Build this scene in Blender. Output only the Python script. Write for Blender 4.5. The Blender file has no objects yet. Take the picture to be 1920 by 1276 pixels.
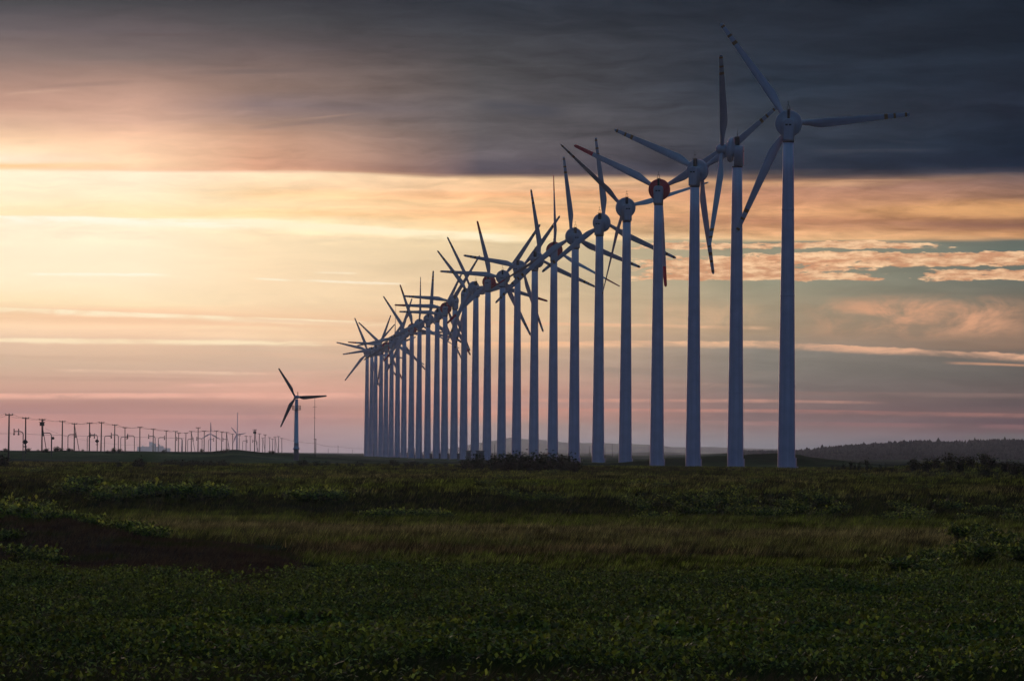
import bpy, math, random
import numpy as np
from mathutils import Vector, Matrix, Euler
random.seed(7); RNG = np.random.default_rng(11)
sc = bpy.context.scene
COL = sc.collection
rad = math.radians

# ---------------------------------------------------------------- camera
F = 12400.0            # focal length in photo pixels (1920 wide)
HOR = 850.0            # horizon row under the frame centre
PITCH = math.atan((HOR-638)/F)
ROLL = 0.0070
def ray(px, py):
    dx, du = px-960.0, 638.0-py
    c, s = math.cos(ROLL), math.sin(ROLL)
    A, B = (dx*c-du*s)/F, (dx*s+du*c)/F
    cp, sp = math.cos(PITCH), math.sin(PITCH)
    return (A, cp-B*sp, sp+B*cp)
def at(px, py, d):
    """world point at distance d north of the viewpoint, seen at bearing/height (px,py)"""
    r = ray(px, py); k = d/r[1]
    return Vector((r[0]*k, d, r[2]*k))
cam = bpy.data.objects.new('camera', bpy.data.cameras.new('camera'))
COL.objects.link(cam); sc.camera = cam
cam.data.sensor_width = 36; cam.data.lens = F/1920*36
cam.data.clip_start = 0.5; cam.data.clip_end = 80000
cam.matrix_world = Matrix.Rotation(math.pi/2+PITCH, 4, 'X') @ Matrix.Rotation(ROLL, 4, 'Z')

# ---------------------------------------------------------------- noise / terrain
def vnoise(x, y, seed=0):
    x = np.asarray(x, float); y = np.asarray(y, float)
    xi = np.floor(x).astype(np.int64); yi = np.floor(y).astype(np.int64)
    fx = x-xi; fy = y-yi
    fx = fx*fx*(3-2*fx); fy = fy*fy*(3-2*fy)
    def h(a, b):
        n = (a*374761393 + b*668265263 + seed*974711) & 0x7fffffff
        n = ((n ^ (n >> 13))*1274126177) & 0x7fffffff
        return ((n ^ (n >> 16)) & 0xffff)/65535.0
    return (h(xi, yi)*(1-fx)+h(xi+1, yi)*fx)*(1-fy)+(h(xi, yi+1)*(1-fx)+h(xi+1, yi+1)*fx)*fy
def fbm(x, y, seed=0, o=3):
    t = 0; a = 0.5; s = 0
    for k in range(o):
        t = t+a*vnoise(x*2**k, y*2**k, seed+k); s += a; a *= .5
    return t/s-0.5
def sst(x, a, b):
    t = np.clip((np.asarray(x, float)-a)/(b-a), 0, 1)
    return t*t*(3-2*t)
PD = [0, 40, 80, 130, 200, 300, 560, 588, 655, 720, 900, 1150, 1300, 1386, 1500, 1750, 2200, 60000]
PZ = [-1.7, -2.7, -4.3, -5.5, -5.75, -5.75, -5.75, -5.5, -3.85, -3.6, -3.35, -3.05, -2.85, -2.8, -3.1, -3.2, -2.85, -2.85]
def bump(px, d, pts, d0, sg):
    amp = np.interp(px, [p[0] for p in pts], [p[1] for p in pts])
    return amp*np.exp(-((d-d0)/sg)**2)
def rowz(y, x, d):      # height of a point seen on photo row y, column x, at distance d
    return -((y-(x-960)*ROLL)-HOR)/F*d
HILL = [(700, 852), (800, 846), (860, 838), (900, 830), (960, 819), (1010, 823), (1060, 829), (1120, 829), (1160, 832), (1220, 832), (1260, 838), (1340, 838), (1440, 840), (1560, 845), (1900, 848)]
HILL2 = [(560, 856), (620, 850), (690, 849), (760, 852), (860, 852), (940, 847), (1010, 850), (1080, 848), (1140, 850), (1230, 846), (1300, 850), (1400, 852), (2000, 853)]
FOR = [(1300, 852), (1380, 848), (1440, 848), (1500, 848), (1560, 843), (1640, 838), (1720, 835), (1800, 837), (1860, 833), (1930, 831), (2100, 829), (2400, 832), (3000, 845)]
DUN = [(1130, 866), (1200, 860), (1260, 857), (1320, 855), (1380, 852), (1440, 847), (1500, 852), (1560, 859), (1640, 869)]
MND = [(1540, 0), (1620, .5), (1690, 1.3), (1760, 1.75), (1830, 1.8), (1890, 1.3), (1950, .6), (2050, .3), (2200, 0)]
BRN = [(-900, 0), (-500, 1.0), (-200, 1.6), (60, 1.75), (150, 1.6), (230, 1.3), (300, 1.0), (400, .8), (500, .55), (580, .2), (640, 0)]
def zg(x, y, micro=True):
    x = np.asarray(x, float); y = np.asarray(y, float)
    d = np.hypot(x, y); px = 960+F*np.arctan2(x, y)
    z = np.interp(d, PD, PZ)
    # wavy edge of the bank
    w = 26*fbm(px/210.0, d/900.0, 5)+14*fbm(px/60., d/300., 6)
    zb = np.interp(d+w, PD, PZ); k = sst(d, 480, 560)*(1-sst(d, 700, 800)); z = z*(1-k)+zb*k
    front = (np.abs(px-960) < 9000)
    lm = (1-sst(px, 430, 760))*sst(px, -6000, -3500)
    crest = 1+.35*np.exp(-((px-448)/45)**2)+.25*fbm(px/90., d/500., 3)
    z = z+2.35*lm*sst(d, 1480, 2000)*(crest)*(1-.25*sst(d, 6000, 9000))
    z = z+(.9*fbm(px/130., d/260., 9)+.5*fbm(px/30., d/160., 10))*sst(d, 1550, 1900)*(1-sst(d, 4000, 6000))
    def ridge(pts, d0, sg, nz):
        pxs = [p[0] for p in pts]; am = [rowz(p[1], p[0], d0)+2.85 for p in pts]
        a = np.interp(px, pxs, am); a = np.where((px < pxs[0]) | (px > pxs[-1]), np.maximum(0, a*np.exp(-np.abs(px-np.clip(px, pxs[0], pxs[-1]))/200.)), a)
        a = np.maximum(a, 0)*(1+nz*fbm(px/55., d*0+1, 21))
        return a*np.exp(-((d-d0)/sg)**2)
    z = np.maximum(z, np.interp(d, PD, PZ)+ridge(HILL, 27000, 2600, .15))
    z = np.maximum(z, np.interp(d, PD, PZ)+ridge(HILL2, 15000, 1500, .3))
    z = np.maximum(z, np.interp(d, PD, PZ)+ridge(FOR, 6500, 1000, .06))
    z = z+ridge(DUN, 1900, 130, .25)
    z = z+bump(px, d, MND, 1050, 75)
    z = z+bump(px, d+0.13*px, BRN, 392, 42)*(1+.5*fbm(px/60., d/25., 31))
    if micro:
        m = sst(d, 90, 200)*(1-sst(d, 2600, 5000))
        z = z+m*(.32*fbm(x/34., y/46., 41)+.16*fbm(x/7., y/11., 42)+.75*fbm(x/26., y/120., 43)*sst(d, 640, 740)*(1-sst(d, 1250, 1400))+.5*fbm(x/9., y/30., 44)*sst(d, 320, 380)*(1-sst(d, 540, 580)))
    return z
def g(x, y): return float(zg(x, y))

# ---------------------------------------------------------------- scene helpers
def link(o, parent=None):
    COL.objects.link(o)
    if parent is not None: o.parent = parent
    return o
def empty(name, loc, rz=0.0, label=None, cat=None, group=None):
    o = bpy.data.objects.new(name, None); o.empty_display_size = .5
    o.location = loc; o.rotation_euler = (0, 0, rz)
    link(o); tag(o, label, cat, group); return o
def tag(o, label=None, cat=None, group=None, kind=None):
    if label: o['label'] = label
    if cat: o['category'] = cat
    if group: o['group'] = group
    if kind: o['kind'] = kind
    return o
class MB:
    def __init__(s): s.v = []; s.f = []; s.m = []; s.sm = []
    def quadgrid(s, rings, mi=0, closed=True, smooth=True, cap0=False, cap1=False):
        b = len(s.v); n = len(rings[0])
        for r in rings: s.v.extend([tuple(p) for p in r])
        for i in range(len(rings)-1):
            mm = mi[i] if isinstance(mi, (list, tuple)) else mi
            for j in range(n if closed else n-1):
                k = (j+1) % n
                s.f.append((b+i*n+j, b+i*n+k, b+(i+1)*n+k, b+(i+1)*n+j)); s.m.append(mm); s.sm.append(smooth)
        m0 = mi[0] if isinstance(mi, (list, tuple)) else mi; m1 = mi[-1] if isinstance(mi, (list, tuple)) else mi
        if cap0: s.f.append(tuple(b+j for j in range(n))[::-1]); s.m.append(m0); s.sm.append(False)
        if cap1: s.f.append(tuple(b+(len(rings)-1)*n+j for j in range(n))); s.m.append(m1); s.sm.append(False)
    def tube(s, path, radii, seg=10, mi=0, caps=True):
        path = [Vector(p) for p in path]
        if not isinstance(radii, (list, tuple)): radii = [radii]*len(path)
        rings = []; prev = None
        for i, p in enumerate(path):
            t = (path[min(i+1, len(path)-1)]-path[max(i-1, 0)]).normalized()
            ref = Vector((0, 0, 1)) if abs(t.z) < .95 else Vector((0, 1, 0))
            a = t.cross(ref).normalized(); b = a.cross(t).normalized()
            rings.append([p+radii[i]*(math.cos(q)*a+math.sin(q)*b) for q in [2*math.pi*k/seg for k in range(seg)]])
        s.quadgrid(rings, mi, cap0=caps, cap1=caps)
    def lathe(s, prof, axis='Z', seg=32, mi=0, o=(0, 0, 0)):
        rings = []
        for t, r in prof:
            ring = []
            for k in range(seg):
                q = 2*math.pi*k/seg; c, n = r*math.cos(q), r*math.sin(q)
                ring.append((o[0]+c, o[1]+n, o[2]+t) if axis == 'Z' else (o[0]+c, o[1]+t, o[2]-n))
            rings.append(ring)
        s.quadgrid(rings, mi, cap0=prof[0][1] > .001, cap1=prof[-1][1] > .001)
    def box(s, c, h, mi=0, rz=0.0):
        b = len(s.v); cs, sn = math.cos(rz), math.sin(rz)
        for z in (-1, 1):
            for x, y in ((-1, -1), (1, -1), (1, 1), (-1, 1)):
                X, Y = x*h[0], y*h[1]
                s.v.append((c[0]+X*cs-Y*sn, c[1]+X*sn+Y*cs, c[2]+z*h[2]))
        for f in ((3, 2, 1, 0), (4, 5, 6, 7), (0, 1, 5, 4), (1, 2, 6, 5), (2, 3, 7, 6), (3, 0, 4, 7)):
            s.f.append(tuple(b+i for i in f)); s.m.append(mi); s.sm.append(False)
    def mesh(s, name, mats):
        me = bpy.data.meshes.new(name); me.from_pydata(s.v, [], s.f)
        for m in (mats if isinstance(mats, (list, tuple)) else [mats]): me.materials.append(m)
        me.polygons.foreach_set('material_index', s.m); me.polygons.foreach_set('use_smooth', s.sm)
        me.update(); return me
    def build(s, name, mats, parent=None, bevel=0.0):
        o = bpy.data.objects.new(name, s.mesh(name, mats)); link(o, parent)
        if bevel:
            b = o.modifiers.new('bevel', 'BEVEL'); b.width = bevel; b.segments = 2; b.limit_method = 'ANGLE'
        return o
def np_mesh(name, verts, tris, cols, mat, smooth=False):
    me = bpy.data.meshes.new(name)
    me.vertices.add(len(verts)); me.vertices.foreach_set('co', np.ascontiguousarray(verts, np.float32).ravel())
    n = len(tris); me.loops.add(n*3); me.polygons.add(n)
    me.loops.foreach_set('vertex_index', np.ascontiguousarray(tris, np.int32).ravel())
    me.polygons.foreach_set('loop_start', np.arange(0, n*3, 3, dtype=np.int32))
    me.update(calc_edges=True)
    if cols is not None:
        at_ = me.attributes.new('tint', 'FLOAT_COLOR', 'POINT')
        at_.data.foreach_set('color', np.ascontiguousarray(np.c_[cols, np.ones(len(cols))], np.float32).ravel())
    if smooth: me.polygons.foreach_set('use_smooth', np.ones(n, bool))
    me.materials.append(mat)
    return me
def copy_tree(o, parent=None):
    c = o.copy(); link(c)
    if parent is not None: c.parent = parent
    for ch in list(o.children): copy_tree(ch, c)
    return c

# ---------------------------------------------------------------- materials
def new_mat(name):
    m = bpy.data.materials.new(name); m.use_nodes = True
    nt = m.node_tree; nt.nodes.clear()
    out = nt.nodes.new('ShaderNodeOutputMaterial'); return m, nt, out
def plain(name, col, rough=.6, var=.15, scale=3.0, metal=0.0, spec=.4):
    m, nt, out = new_mat(name); n = nt.nodes
    b = n.new('ShaderNodeBsdfPrincipled'); nt.links.new(b.outputs[0], out.inputs[0])
    tc = n.new('ShaderNodeTexCoord'); no = n.new('ShaderNodeTexNoise'); no.inputs['Scale'].default_value = scale; no.inputs['Detail'].default_value = 4
    nt.links.new(tc.outputs['Object'], no.inputs['Vector'])
    r = n.new('ShaderNodeMapRange'); r.inputs[1].default_value = .3; r.inputs[2].default_value = .7
    r.inputs[3].default_value = 1-var; r.inputs[4].default_value = 1+var*.5
    nt.links.new(no.outputs[0], r.inputs[0])
    mx = n.new('ShaderNodeVectorMath'); mx.operation = 'SCALE'; mx.inputs[0].default_value = col
    nt.links.new(r.outputs[0], mx.inputs['Scale']); nt.links.new(mx.outputs[0], b.inputs['Base Color'])
    b.inputs['Roughness'].default_value = rough; b.inputs['Metallic'].default_value = metal
    b.inputs['Specular IOR Level'].default_value = spec
    return m
def painted(name, col):
    """tower paint with faint vertical rain streaks and grime"""
    m, nt, out = new_mat(name); n = nt.nodes; L = nt.links
    b = n.new('ShaderNodeBsdfPrincipled'); L.new(b.outputs[0], out.inputs[0])
    tc = n.new('ShaderNodeTexCoord'); mp = n.new('ShaderNodeMapping'); mp.inputs['Scale'].default_value = (2.2, 2.2, .05)
    L.new(tc.outputs['Object'], mp.inputs[0])
    a = n.new('ShaderNodeTexNoise'); a.inputs['Scale'].default_value = 1; a.inputs['Detail'].default_value = 5; L.new(mp.outputs[0], a.inputs['Vector'])
    c = n.new('ShaderNodeTexNoise'); c.inputs['Scale'].default_value = .35; c.inputs['Detail'].default_value = 3; L.new(tc.outputs['Object'], c.inputs['Vector'])
    mul = n.new('ShaderNodeMath'); mul.operation = 'MULTIPLY'; L.new(a.outputs[0], mul.inputs[0]); L.new(c.outputs[0], mul.inputs[1])
    r = n.new('ShaderNodeMapRange'); r.inputs[1].default_value = .12; r.inputs[2].default_value = .4; r.inputs[3].default_value = .8; r.inputs[4].default_value = 1.04
    L.new(mul.outputs[0], r.inputs[0])
    s = n.new('ShaderNodeVectorMath'); s.operation = 'SCALE'; s.inputs[0].default_value = col; L.new(r.outputs[0], s.inputs['Scale'])
    L.new(s.outputs[0], b.inputs['Base Color']); b.inputs['Roughness'].default_value = .32; b.inputs['Specular IOR Level'].default_value = .5
    return m
def leafy(name, trans=.35, rough=.5, spec=.35):
    m, nt, out = new_mat(name); n = nt.nodes; L = nt.links
    a = n.new('ShaderNodeAttribute'); a.attribute_name = 'tint'
    b = n.new('ShaderNodeBsdfPrincipled'); b.inputs['Roughness'].default_value = rough; b.inputs['Specular IOR Level'].default_value = spec
    t = n.new('ShaderNodeBsdfTranslucent')
    hs = n.new('ShaderNodeHueSaturation'); hs.inputs['Saturation'].default_value = 1.15; hs.inputs['Value'].default_value = 1.3; hs.inputs['Hue'].default_value = .49
    L.new(a.outputs['Color'], b.inputs['Base Color']); L.new(a.outputs['Color'], hs.inputs['Color']); L.new(hs.outputs[0], t.inputs[0])
    mx = n.new('ShaderNodeMixShader'); mx.inputs[0].default_value = trans
    L.new(b.outputs[0], mx.inputs[1]); L.new(t.outputs[0], mx.inputs[2]); L.new(mx.outputs[0], out.inputs[0])
    return m
M_PAINT = painted('tower_paint', (.72, .61, .74))
M_BLADE = painted('blade_paint', (.54, .50, .58))
M_ORANGE = plain('orange_band', (.30, .13, .03), .5, .1)
M_RED = plain('red_paint', (.85, .025, .055), .5, .12)
M_DARK = plain('dark_metal', (.03, .032, .036), .55, .2)
M_GALV = plain('galvanised_metal', (.10, .10, .11), .6, .2, metal=.3)
M_WOOD = plain('pole_concrete', (.05, .046, .044), .85, .25, 1.5)
M_CER = plain('insulator', (.12, .11, .11), .4, .1)
M_SMALL = painted('small_turbine_paint', (.62, .56, .66))
M_SBLADE = plain('small_blade_paint', (.12, .12, .13), .5, .1)
M_WALL = painted('building_wall', (.80, .78, .80))
M_ROOF = plain('building_roof', (.5, .5, .52), .7, .15)
M_KIOSK = plain('kiosk_grey', (.16, .17, .18), .7, .15)
M_LEAF = leafy('leaf', .42, .5, .07)
M_GRASS = leafy('grass_blade', .35, .9, 0.0)
M_HEATH = leafy('heath', .35, .95, 0.0)
M_CONIF = leafy('conifer', .1, .8, .1)
M_STEM = plain('plant_stem', (.07, .055, .03), .85, .2)

# ---------------------------------------------------------------- ground sheet
def build_ground():
    a_in = np.linspace(-5.6, 5.6, 430); a_l = np.concatenate([np.linspace(-180, -40, 24)[:-1], np.linspace(-40, -5.6, 70)[:-1]])
    a_r = np.concatenate([np.linspace(5.6, 40, 70)[1:], np.linspace(40, 180, 24)[1:-1]])
    az = np.radians(np.concatenate([a_l, a_in, a_r]))
    ds = np.concatenate([[3], np.linspace(10, 140, 27), np.linspace(142, 330, 95), np.linspace(333, 720, 110), np.linspace(725, 1500, 120),
                         np.geomspace(1510, 2600, 60), np.geomspace(2650, 31000, 110)])
    A, D = np.meshgrid(az, ds)
    X = D*np.sin(A); Y = D*np.cos(A); Z = zg(X, Y)
    nr, nc = A.shape
    verts = np.concatenate([[(0, 0, -1.7)], np.c_[X.ravel(), Y.ravel(), Z.ravel()]])
    i = np.arange(nr-1)[:, None]*nc; j = np.arange(nc)[None]; k = (j+1) % nc
    a = 1+(i+j).ravel(); b = 1+(i+k).ravel(); c = 1+(i+nc+k).ravel(); d_ = 1+(i+nc+j).ravel()
    tris = np.concatenate([np.c_[a, b, c], np.c_[a, c, d_]])[:, ::-1]
    j1 = np.arange(nc); fan = np.c_[np.zeros(nc, int), 1+(j1+1) % nc, 1+j1]
    tris = np.concatenate([tris, fan])
    # colours of soil and turf
    px = 960+F*A; n1 = fbm(X/19., Y/40., 51)+.5; n2 = fbm(X/120., Y/300., 52)+.5
    turf = np.array([.036, .046, .016]); dry = np.array([.085, .066, .034]); soil = np.array([.075, .048, .03])
    col = turf[None, None]*(.7+.7*n1[..., None])
    t = sst(n2, .42, .66)[..., None]; col = col*(1-.5*t)+dry*.5*t
    bw = (bump(px, D+.13*px, BRN, 392, 60)/1.3)[..., None].clip(0, 1); bw = sst(bw+.45*(n1[..., None]-.5), .12, .4)
    col = col*(1-bw)+soil*(.55+.8*n1[..., None])*bw
    far = sst(D, 1450, 1700)[..., None]; dune = (np.array([.050, .052, .040])+np.array([.012, .022, -.012])*sst(n2, .42, .6)[..., None])*(.35+1.3*n1[..., None])*(.55+.9*sst(fbm(X/60., Y/120., 57)+.5, .35, .65)[..., None])
    col = col*(1-far)+dune*far
    gp = (np.exp(-((px-268-.012*(D-1800))/34)**2)*sst(D, 1500, 1700)*(1-sst(D, 2300, 2700))*sst(n1, .25, .55))[..., None]
    col = col*(1-gp)+np.array([.035, .085, .018])*gp
    cols = np.concatenate([[turf], col.reshape(-1, 3)])
    m, nt, out = new_mat('ground_soil'); n = nt.nodes; L = nt.links
    at_ = n.new('ShaderNodeAttribute'); at_.attribute_name = 'tint'
    b_ = n.new('ShaderNodeBsdfPrincipled'); b_.inputs['Roughness'].default_value = .95; b_.inputs['Specular IOR Level'].default_value = 0.0
    tc = n.new('ShaderNodeTexCoord')
    no = n.new('ShaderNodeTexNoise'); no.inputs['Scale'].default_value = .6; no.inputs['Detail'].default_value = 8; L.new(tc.outputs['Object'], no.inputs['Vector'])
    r = n.new('ShaderNodeMapRange'); r.inputs[1].default_value = .3; r.inputs[2].default_value = .7; r.inputs[3].default_value = .5; r.inputs[4].default_value = 1.5
    L.new(no.outputs[0], r.inputs[0]); s = n.new('ShaderNodeVectorMath'); s.operation = 'SCALE'
    L.new(at_.outputs['Color'], s.inputs[0]); L.new(r.outputs[0], s.inputs['Scale']); L.new(s.outputs[0], b_.inputs['Base Color'])
    bp = n.new('ShaderNodeBump'); bp.inputs['Strength'].default_value = .8; bp.inputs['Distance'].default_value = .4
    L.new(no.outputs[0], bp.inputs['Height']); L.new(bp.outputs[0], b_.inputs['Normal']); L.new(b_.outputs[0], out.inputs[0])
    o = link(bpy.data.objects.new('ground', np_mesh('ground', verts, tris, cols, m, True)))
    tag(o, 'rolling dark green coastal grassland running to the hazy hills', 'ground', kind='structure')
build_ground()

# ---------------------------------------------------------------- wind turbines of the long row
HUB = 72.1; RB = 25.5; TILT = rad(4)
def blade_mesh(red, R=RB, k=1.0):
    """root at z=0.6, tip at z=R, trailing edge towards +X"""
    mb = MB(); rings = []; mi = []
    rs = [.6, 1.6, 2.6, 3.4, 4.4, 5.6, 6.6, 7.4, 8.6, 10, 12, 14.5, 17, 19.2, 20.05, 20.8, 21.3, 22.0, 22.5, 23.3, 23.75, 24.4, 24.9, 25.25, 25.45]
    n = 14
    for r in rs:
        q = r/25.5
        le = np.interp(r, [0, 3, 7, 24.9, 25.25, 25.45], [-.5, -.5, -.55, -.40, -.30, -.12])
        te = np.interp(r, [0, 2.8, 4.4, 6.2, 7.2, 8.2, 24.9, 25.25, 25.45], [.5, .52, .9, 1.38, 1.46, 1.40, .40, .26, .04])
        th = np.interp(r, [0, 2.8, 5, 7.2, 15, 25, 25.45], [1.0, .95, .62, .42, .22, .09, .03])
        rd = np.interp(r, [0, 2.6, 6.0], [1, 1, 0])
        tw = rad(np.interp(r, [0, 5, 7, 12, 25.5], [16, 16, 14, 7, 1]))
        ring = []
        for i in range(n):
            a = 2*math.pi*i/n; c, s = math.cos(a), math.sin(a)
            x = (le+te)/2-(te-le)/2*c
            u = (x-le)/(te-le)
            air = th*.5*s*(1.25*math.sqrt(max(u, 0)+.02)*(1-u)*1.5+.05)
            y = rd*(th*.5*s)+(1-rd)*air
            X = x*math.cos(tw)-y*math.sin(tw); Y = x*math.sin(tw)+y*math.cos(tw)
            ring.append((X*k, Y*k, r*R/25.5))
        rings.append(ring)
    for i in range(len(rs)-1):
        r = (rs[i]+rs[i+1])/2
        if red == 1: mi.append(1 if r > 20.05 else 0)
        elif red == 0: mi.append(1 if (20.05 < r < 20.8 or 22.0 < r < 22.5 or 24.4 < r < 24.9) else 0)
        else: mi.append(0)
    mb.quadgrid(rings, mi, cap0=True, cap1=True)
    return mb
MS = {}
def parts_once():
    t = MB()
    z1 = HUB-3.95
    zs = [-2.5, 0, 8, 18, 30, 42, 54, 62, z1]
    def tr(z): return 1.86+(1.13-1.86)*max(z, 0)/z1
    t.lathe([(z, tr(z)) for z in zs], seg=36)
    for z in (17, 36, 54): t.lathe([(z, tr(z)-.02), (z, tr(z)+.05), (z+.22, tr(z+.22)+.05), (z+.22, tr(z)-.02)], seg=36)
    MS['tower'] = t.mesh('tower', M_PAINT)
    d = MB()                               # door with little landing and steps at the tower foot
    d.box((1.92, .1, 1.1), (.14, .5, 1.0)); d.box((2.1, .1, -.3), (.3, .6, .6)); MS['door'] = d.mesh('entrance', M_PAINT)
    c = MB(); c.lathe([(z1, 1.13), (z1+.02, 1.22), (z1+.24, 1.22), (z1+.26, 1.13)], seg=36); MS['collar'] = c.mesh('yaw_collar', M_DARK)
    # nacelle: upright round-topped housing, back at -1.35, front at +.55
    nb = MB(); rings = []; hz = HUB
    def outline(w, zt, zb, n=10):
        pts = [(w*1.0, zb)]
        for i in range(n+1):
            a = math.pi*i/n
            pts.append((w*math.copysign(abs(math.cos(a))**.62, math.cos(a)), zt-1.0+1.0*abs(math.sin(a))**.72))
        pts.append((-w*1.0, zb)); return pts
    for y, w, zt, zb in ((-1.42, .88, .86, -3.2), (-1.32, 1.08, .97, -3.5), (-1.1, 1.18, 1.05, -3.66), (.4, 1.2, 1.08, -3.66), (.6, 1.15, 1.0, -3.6)):
        rings.append([(x, y, hz+z) for x, z in outline(w, zt, zb)])
    nb.quadgrid(rings, cap0=True, cap1=True); MS['nacelle'] = nb.mesh('nacelle', M_BLADE)
    v = MB(); v.box((0, 0, 0), (.27, .05, .17)); MS['vent'] = v.mesh('vent', M_DARK)
    im = MB()                              # dark fin over the generator with frame and wind sensors
    im.box((0, .05, HUB+1.95), (.26, .55, .95)); im.box((0, .05, HUB+2.98), (.5, .5, .05))
    for sx in (-.24, .24): im.tube([(sx, 0, HUB+3.0), (sx, 0, HUB+3.95)], .05, 6)
    im.tube([(-.3, 0, HUB+3.9), (.3, 0, HUB+3.9)], .05, 6)
    im.tube([(-.05, 0, HUB+3.9), (-.05, 0, HUB+4.9)], .035, 6); im.tube([(-.3, 0, HUB+4.6), (.2, 0, HUB+4.6)], .03, 6)
    MS['mast'] = im.mesh('wind_sensor_mast', M_DARK)
    gprof = [(.5, .9), (.55, 1.35), (.8, 1.5), (.95, 2.35), (.98, 2.62), (1.08, 2.78), (1.2, 2.84), (1.75, 2.84), (1.8, 2.7), (1.95, 2.66), (2.05, 2.45), (2.1, 2.0), (2.35, 1.8), (2.45, 1.25), (2.55, 1.1)]
    for nm, mt in (('ring', M_BLADE), ('ring_red', M_RED)):
        gr = MB(); gr.lathe(gprof, 'Y', 44); MS[nm] = gr.mesh('generator_ring', mt)
    h = MB(); h.lathe([(2.5, 1.1), (2.7, 1.12), (3.0, 1.3), (3.9, 1.3), (4.4, 1.02), (4.75, .62), (4.93, .25), (4.97, .0)], 'Y', 28)
    MS['hub'] = h.mesh('hub', M_BLADE)
    MS['blade'] = blade_mesh(0).mesh('blade', [M_BLADE, M_ORANGE]); MS['blade_red'] = blade_mesh(1).mesh('blade', [M_BLADE, M_RED])
parts_once()
def mobj(name, me, parent, loc=(0, 0, 0), rot=None):
    o = bpy.data.objects.new(name, me); link(o, parent)
    if rot is None: o.location = loc
    else: o.matrix_local = Matrix.Translation(loc) @ rot
    return o
ORD = ['', 'first', 'second', 'third', 'fourth', 'fifth', 'sixth', 'seventh', 'eighth', 'ninth', 'tenth', 'eleventh', 'twelfth', 'thirteenth', 'fourteenth']
TL = {1: 'tallest white turbine at the right end of the row, blades banded orange',
      2: 'white turbine turned side-on, its hub nose pointing left, second from the right end',
      3: 'white turbine between the side-on one and the nearest red-ringed one',
      4: 'nearest red-ringed turbine with red-tipped blades',
      5: 'turbine with thin feathered blades, just left of the nearest red-ringed one',
      6: 'turbine with one blade straight up, second to the left of the nearest red-ringed one',
      7: 'white turbine right of the second red-ringed one, a banded blade crossing it',
      8: 'second red-ringed turbine from the right with thin feathered blades',
      9: 'white turbine just left of the second red-ringed one',
      10: 'white turbine with a banded blade pointing left, between second and third red-ringed ones',
      11: 'white turbine just right of the third red-ringed one, one blade pointing level left',
      12: 'third red-ringed turbine from the right, one red-tipped blade rising',
      13: 'white turbine just left of the third red-ringed one, blade rising to upper left',
      14: 'white turbine midway between third and fourth red-ringed ones, blade rising to upper left',
      15: 'white turbine just right of the fourth red-ringed one',
      16: 'fourth red-ringed turbine from the right, a red-tipped blade pointing level left',
      17: 'white turbine just left of the fourth red-ringed one, blade level to the left',
      18: 'white turbine with a blade straight up, second to the left of the fourth red-ringed one',
      19: 'white turbine with a thin upright feathered blade, right of the fifth red-ringed one',
      20: 'fifth red-ringed turbine from the right, half hidden by crossing blades',
      21: 'white turbine just left of the fifth red-ringed one, long blade to upper left',
      22: 'seventh turbine from the far left end of the row, blade rising to the upper right',
      23: 'sixth turbine from the far left end of the row, blade nearly upright',
      24: 'fifth turbine from the far left end of the row, red ring and red-tipped blade',
      25: 'fourth turbine from the far left end of the row, blade to the upper left',
      26: 'third turbine from the far left end of the row',
      27: 'second turbine from the far left end of the row, longest blade reaching left',
      28: 'smallest farthest white turbine at the left end of the row'}
TURB = [  # tower x, hub y, foot y, yaw, rotor angle, blade pitch
 (1478.5, 232, 877, -4, 4.5, 0), (1382.5, 281.5, 877, 81, 6, 68), (1303, 320.5, 876, -27, 36, 0), (1234.8, 356, 875.5, -9, 33, 0),
 (1175.3, 389.7, 874, 13, 17, 62), (1124.3, 418, 872, -25, 95, 0), (1078.8, 443.7, 870, 19, 98, 0), (1038.8, 469.2, 867.5, -5, 91, 66),
 (1003, 487.5, 866, -35, 97, 0), (970.6, 502.5, 864.5, -29, 49, 0), (942.3, 520, 863, -7, 55, 0), (915, 529, 861.5, -17, 102, 0),
 (892.4, 540, 860.5, 40, 4, 0), (871, 552.4, 860, -35, 10, 0), (853, 564.6, 859.5, 31, 56, 0), (835, 577.8, 859, -9, 57, 0),
 (820, 589, 858.5, -33, 57, 0), (803, 598.7, 858, -9, 85, 0), (786.7, 607.5, 858, 3, 89, 66), (772.3, 615.4, 857.5, -13, 107, 0),
 (758.3, 625, 857.5, -15, 2, 0), (746.2, 634, 857, -1, 71, 0), (734.6, 642, 857, -29, 86, 55), (724.5, 648.5, 857, -3, 55, 0),
 (715, 653, 856.5, -27, 17, 0), (704.7, 656, 856.5, -19, 67, 0), (697.2, 658.5, 856, 21, 47, 0), (688.6, 660.5, 856, -5, 111, 0)]
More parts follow.
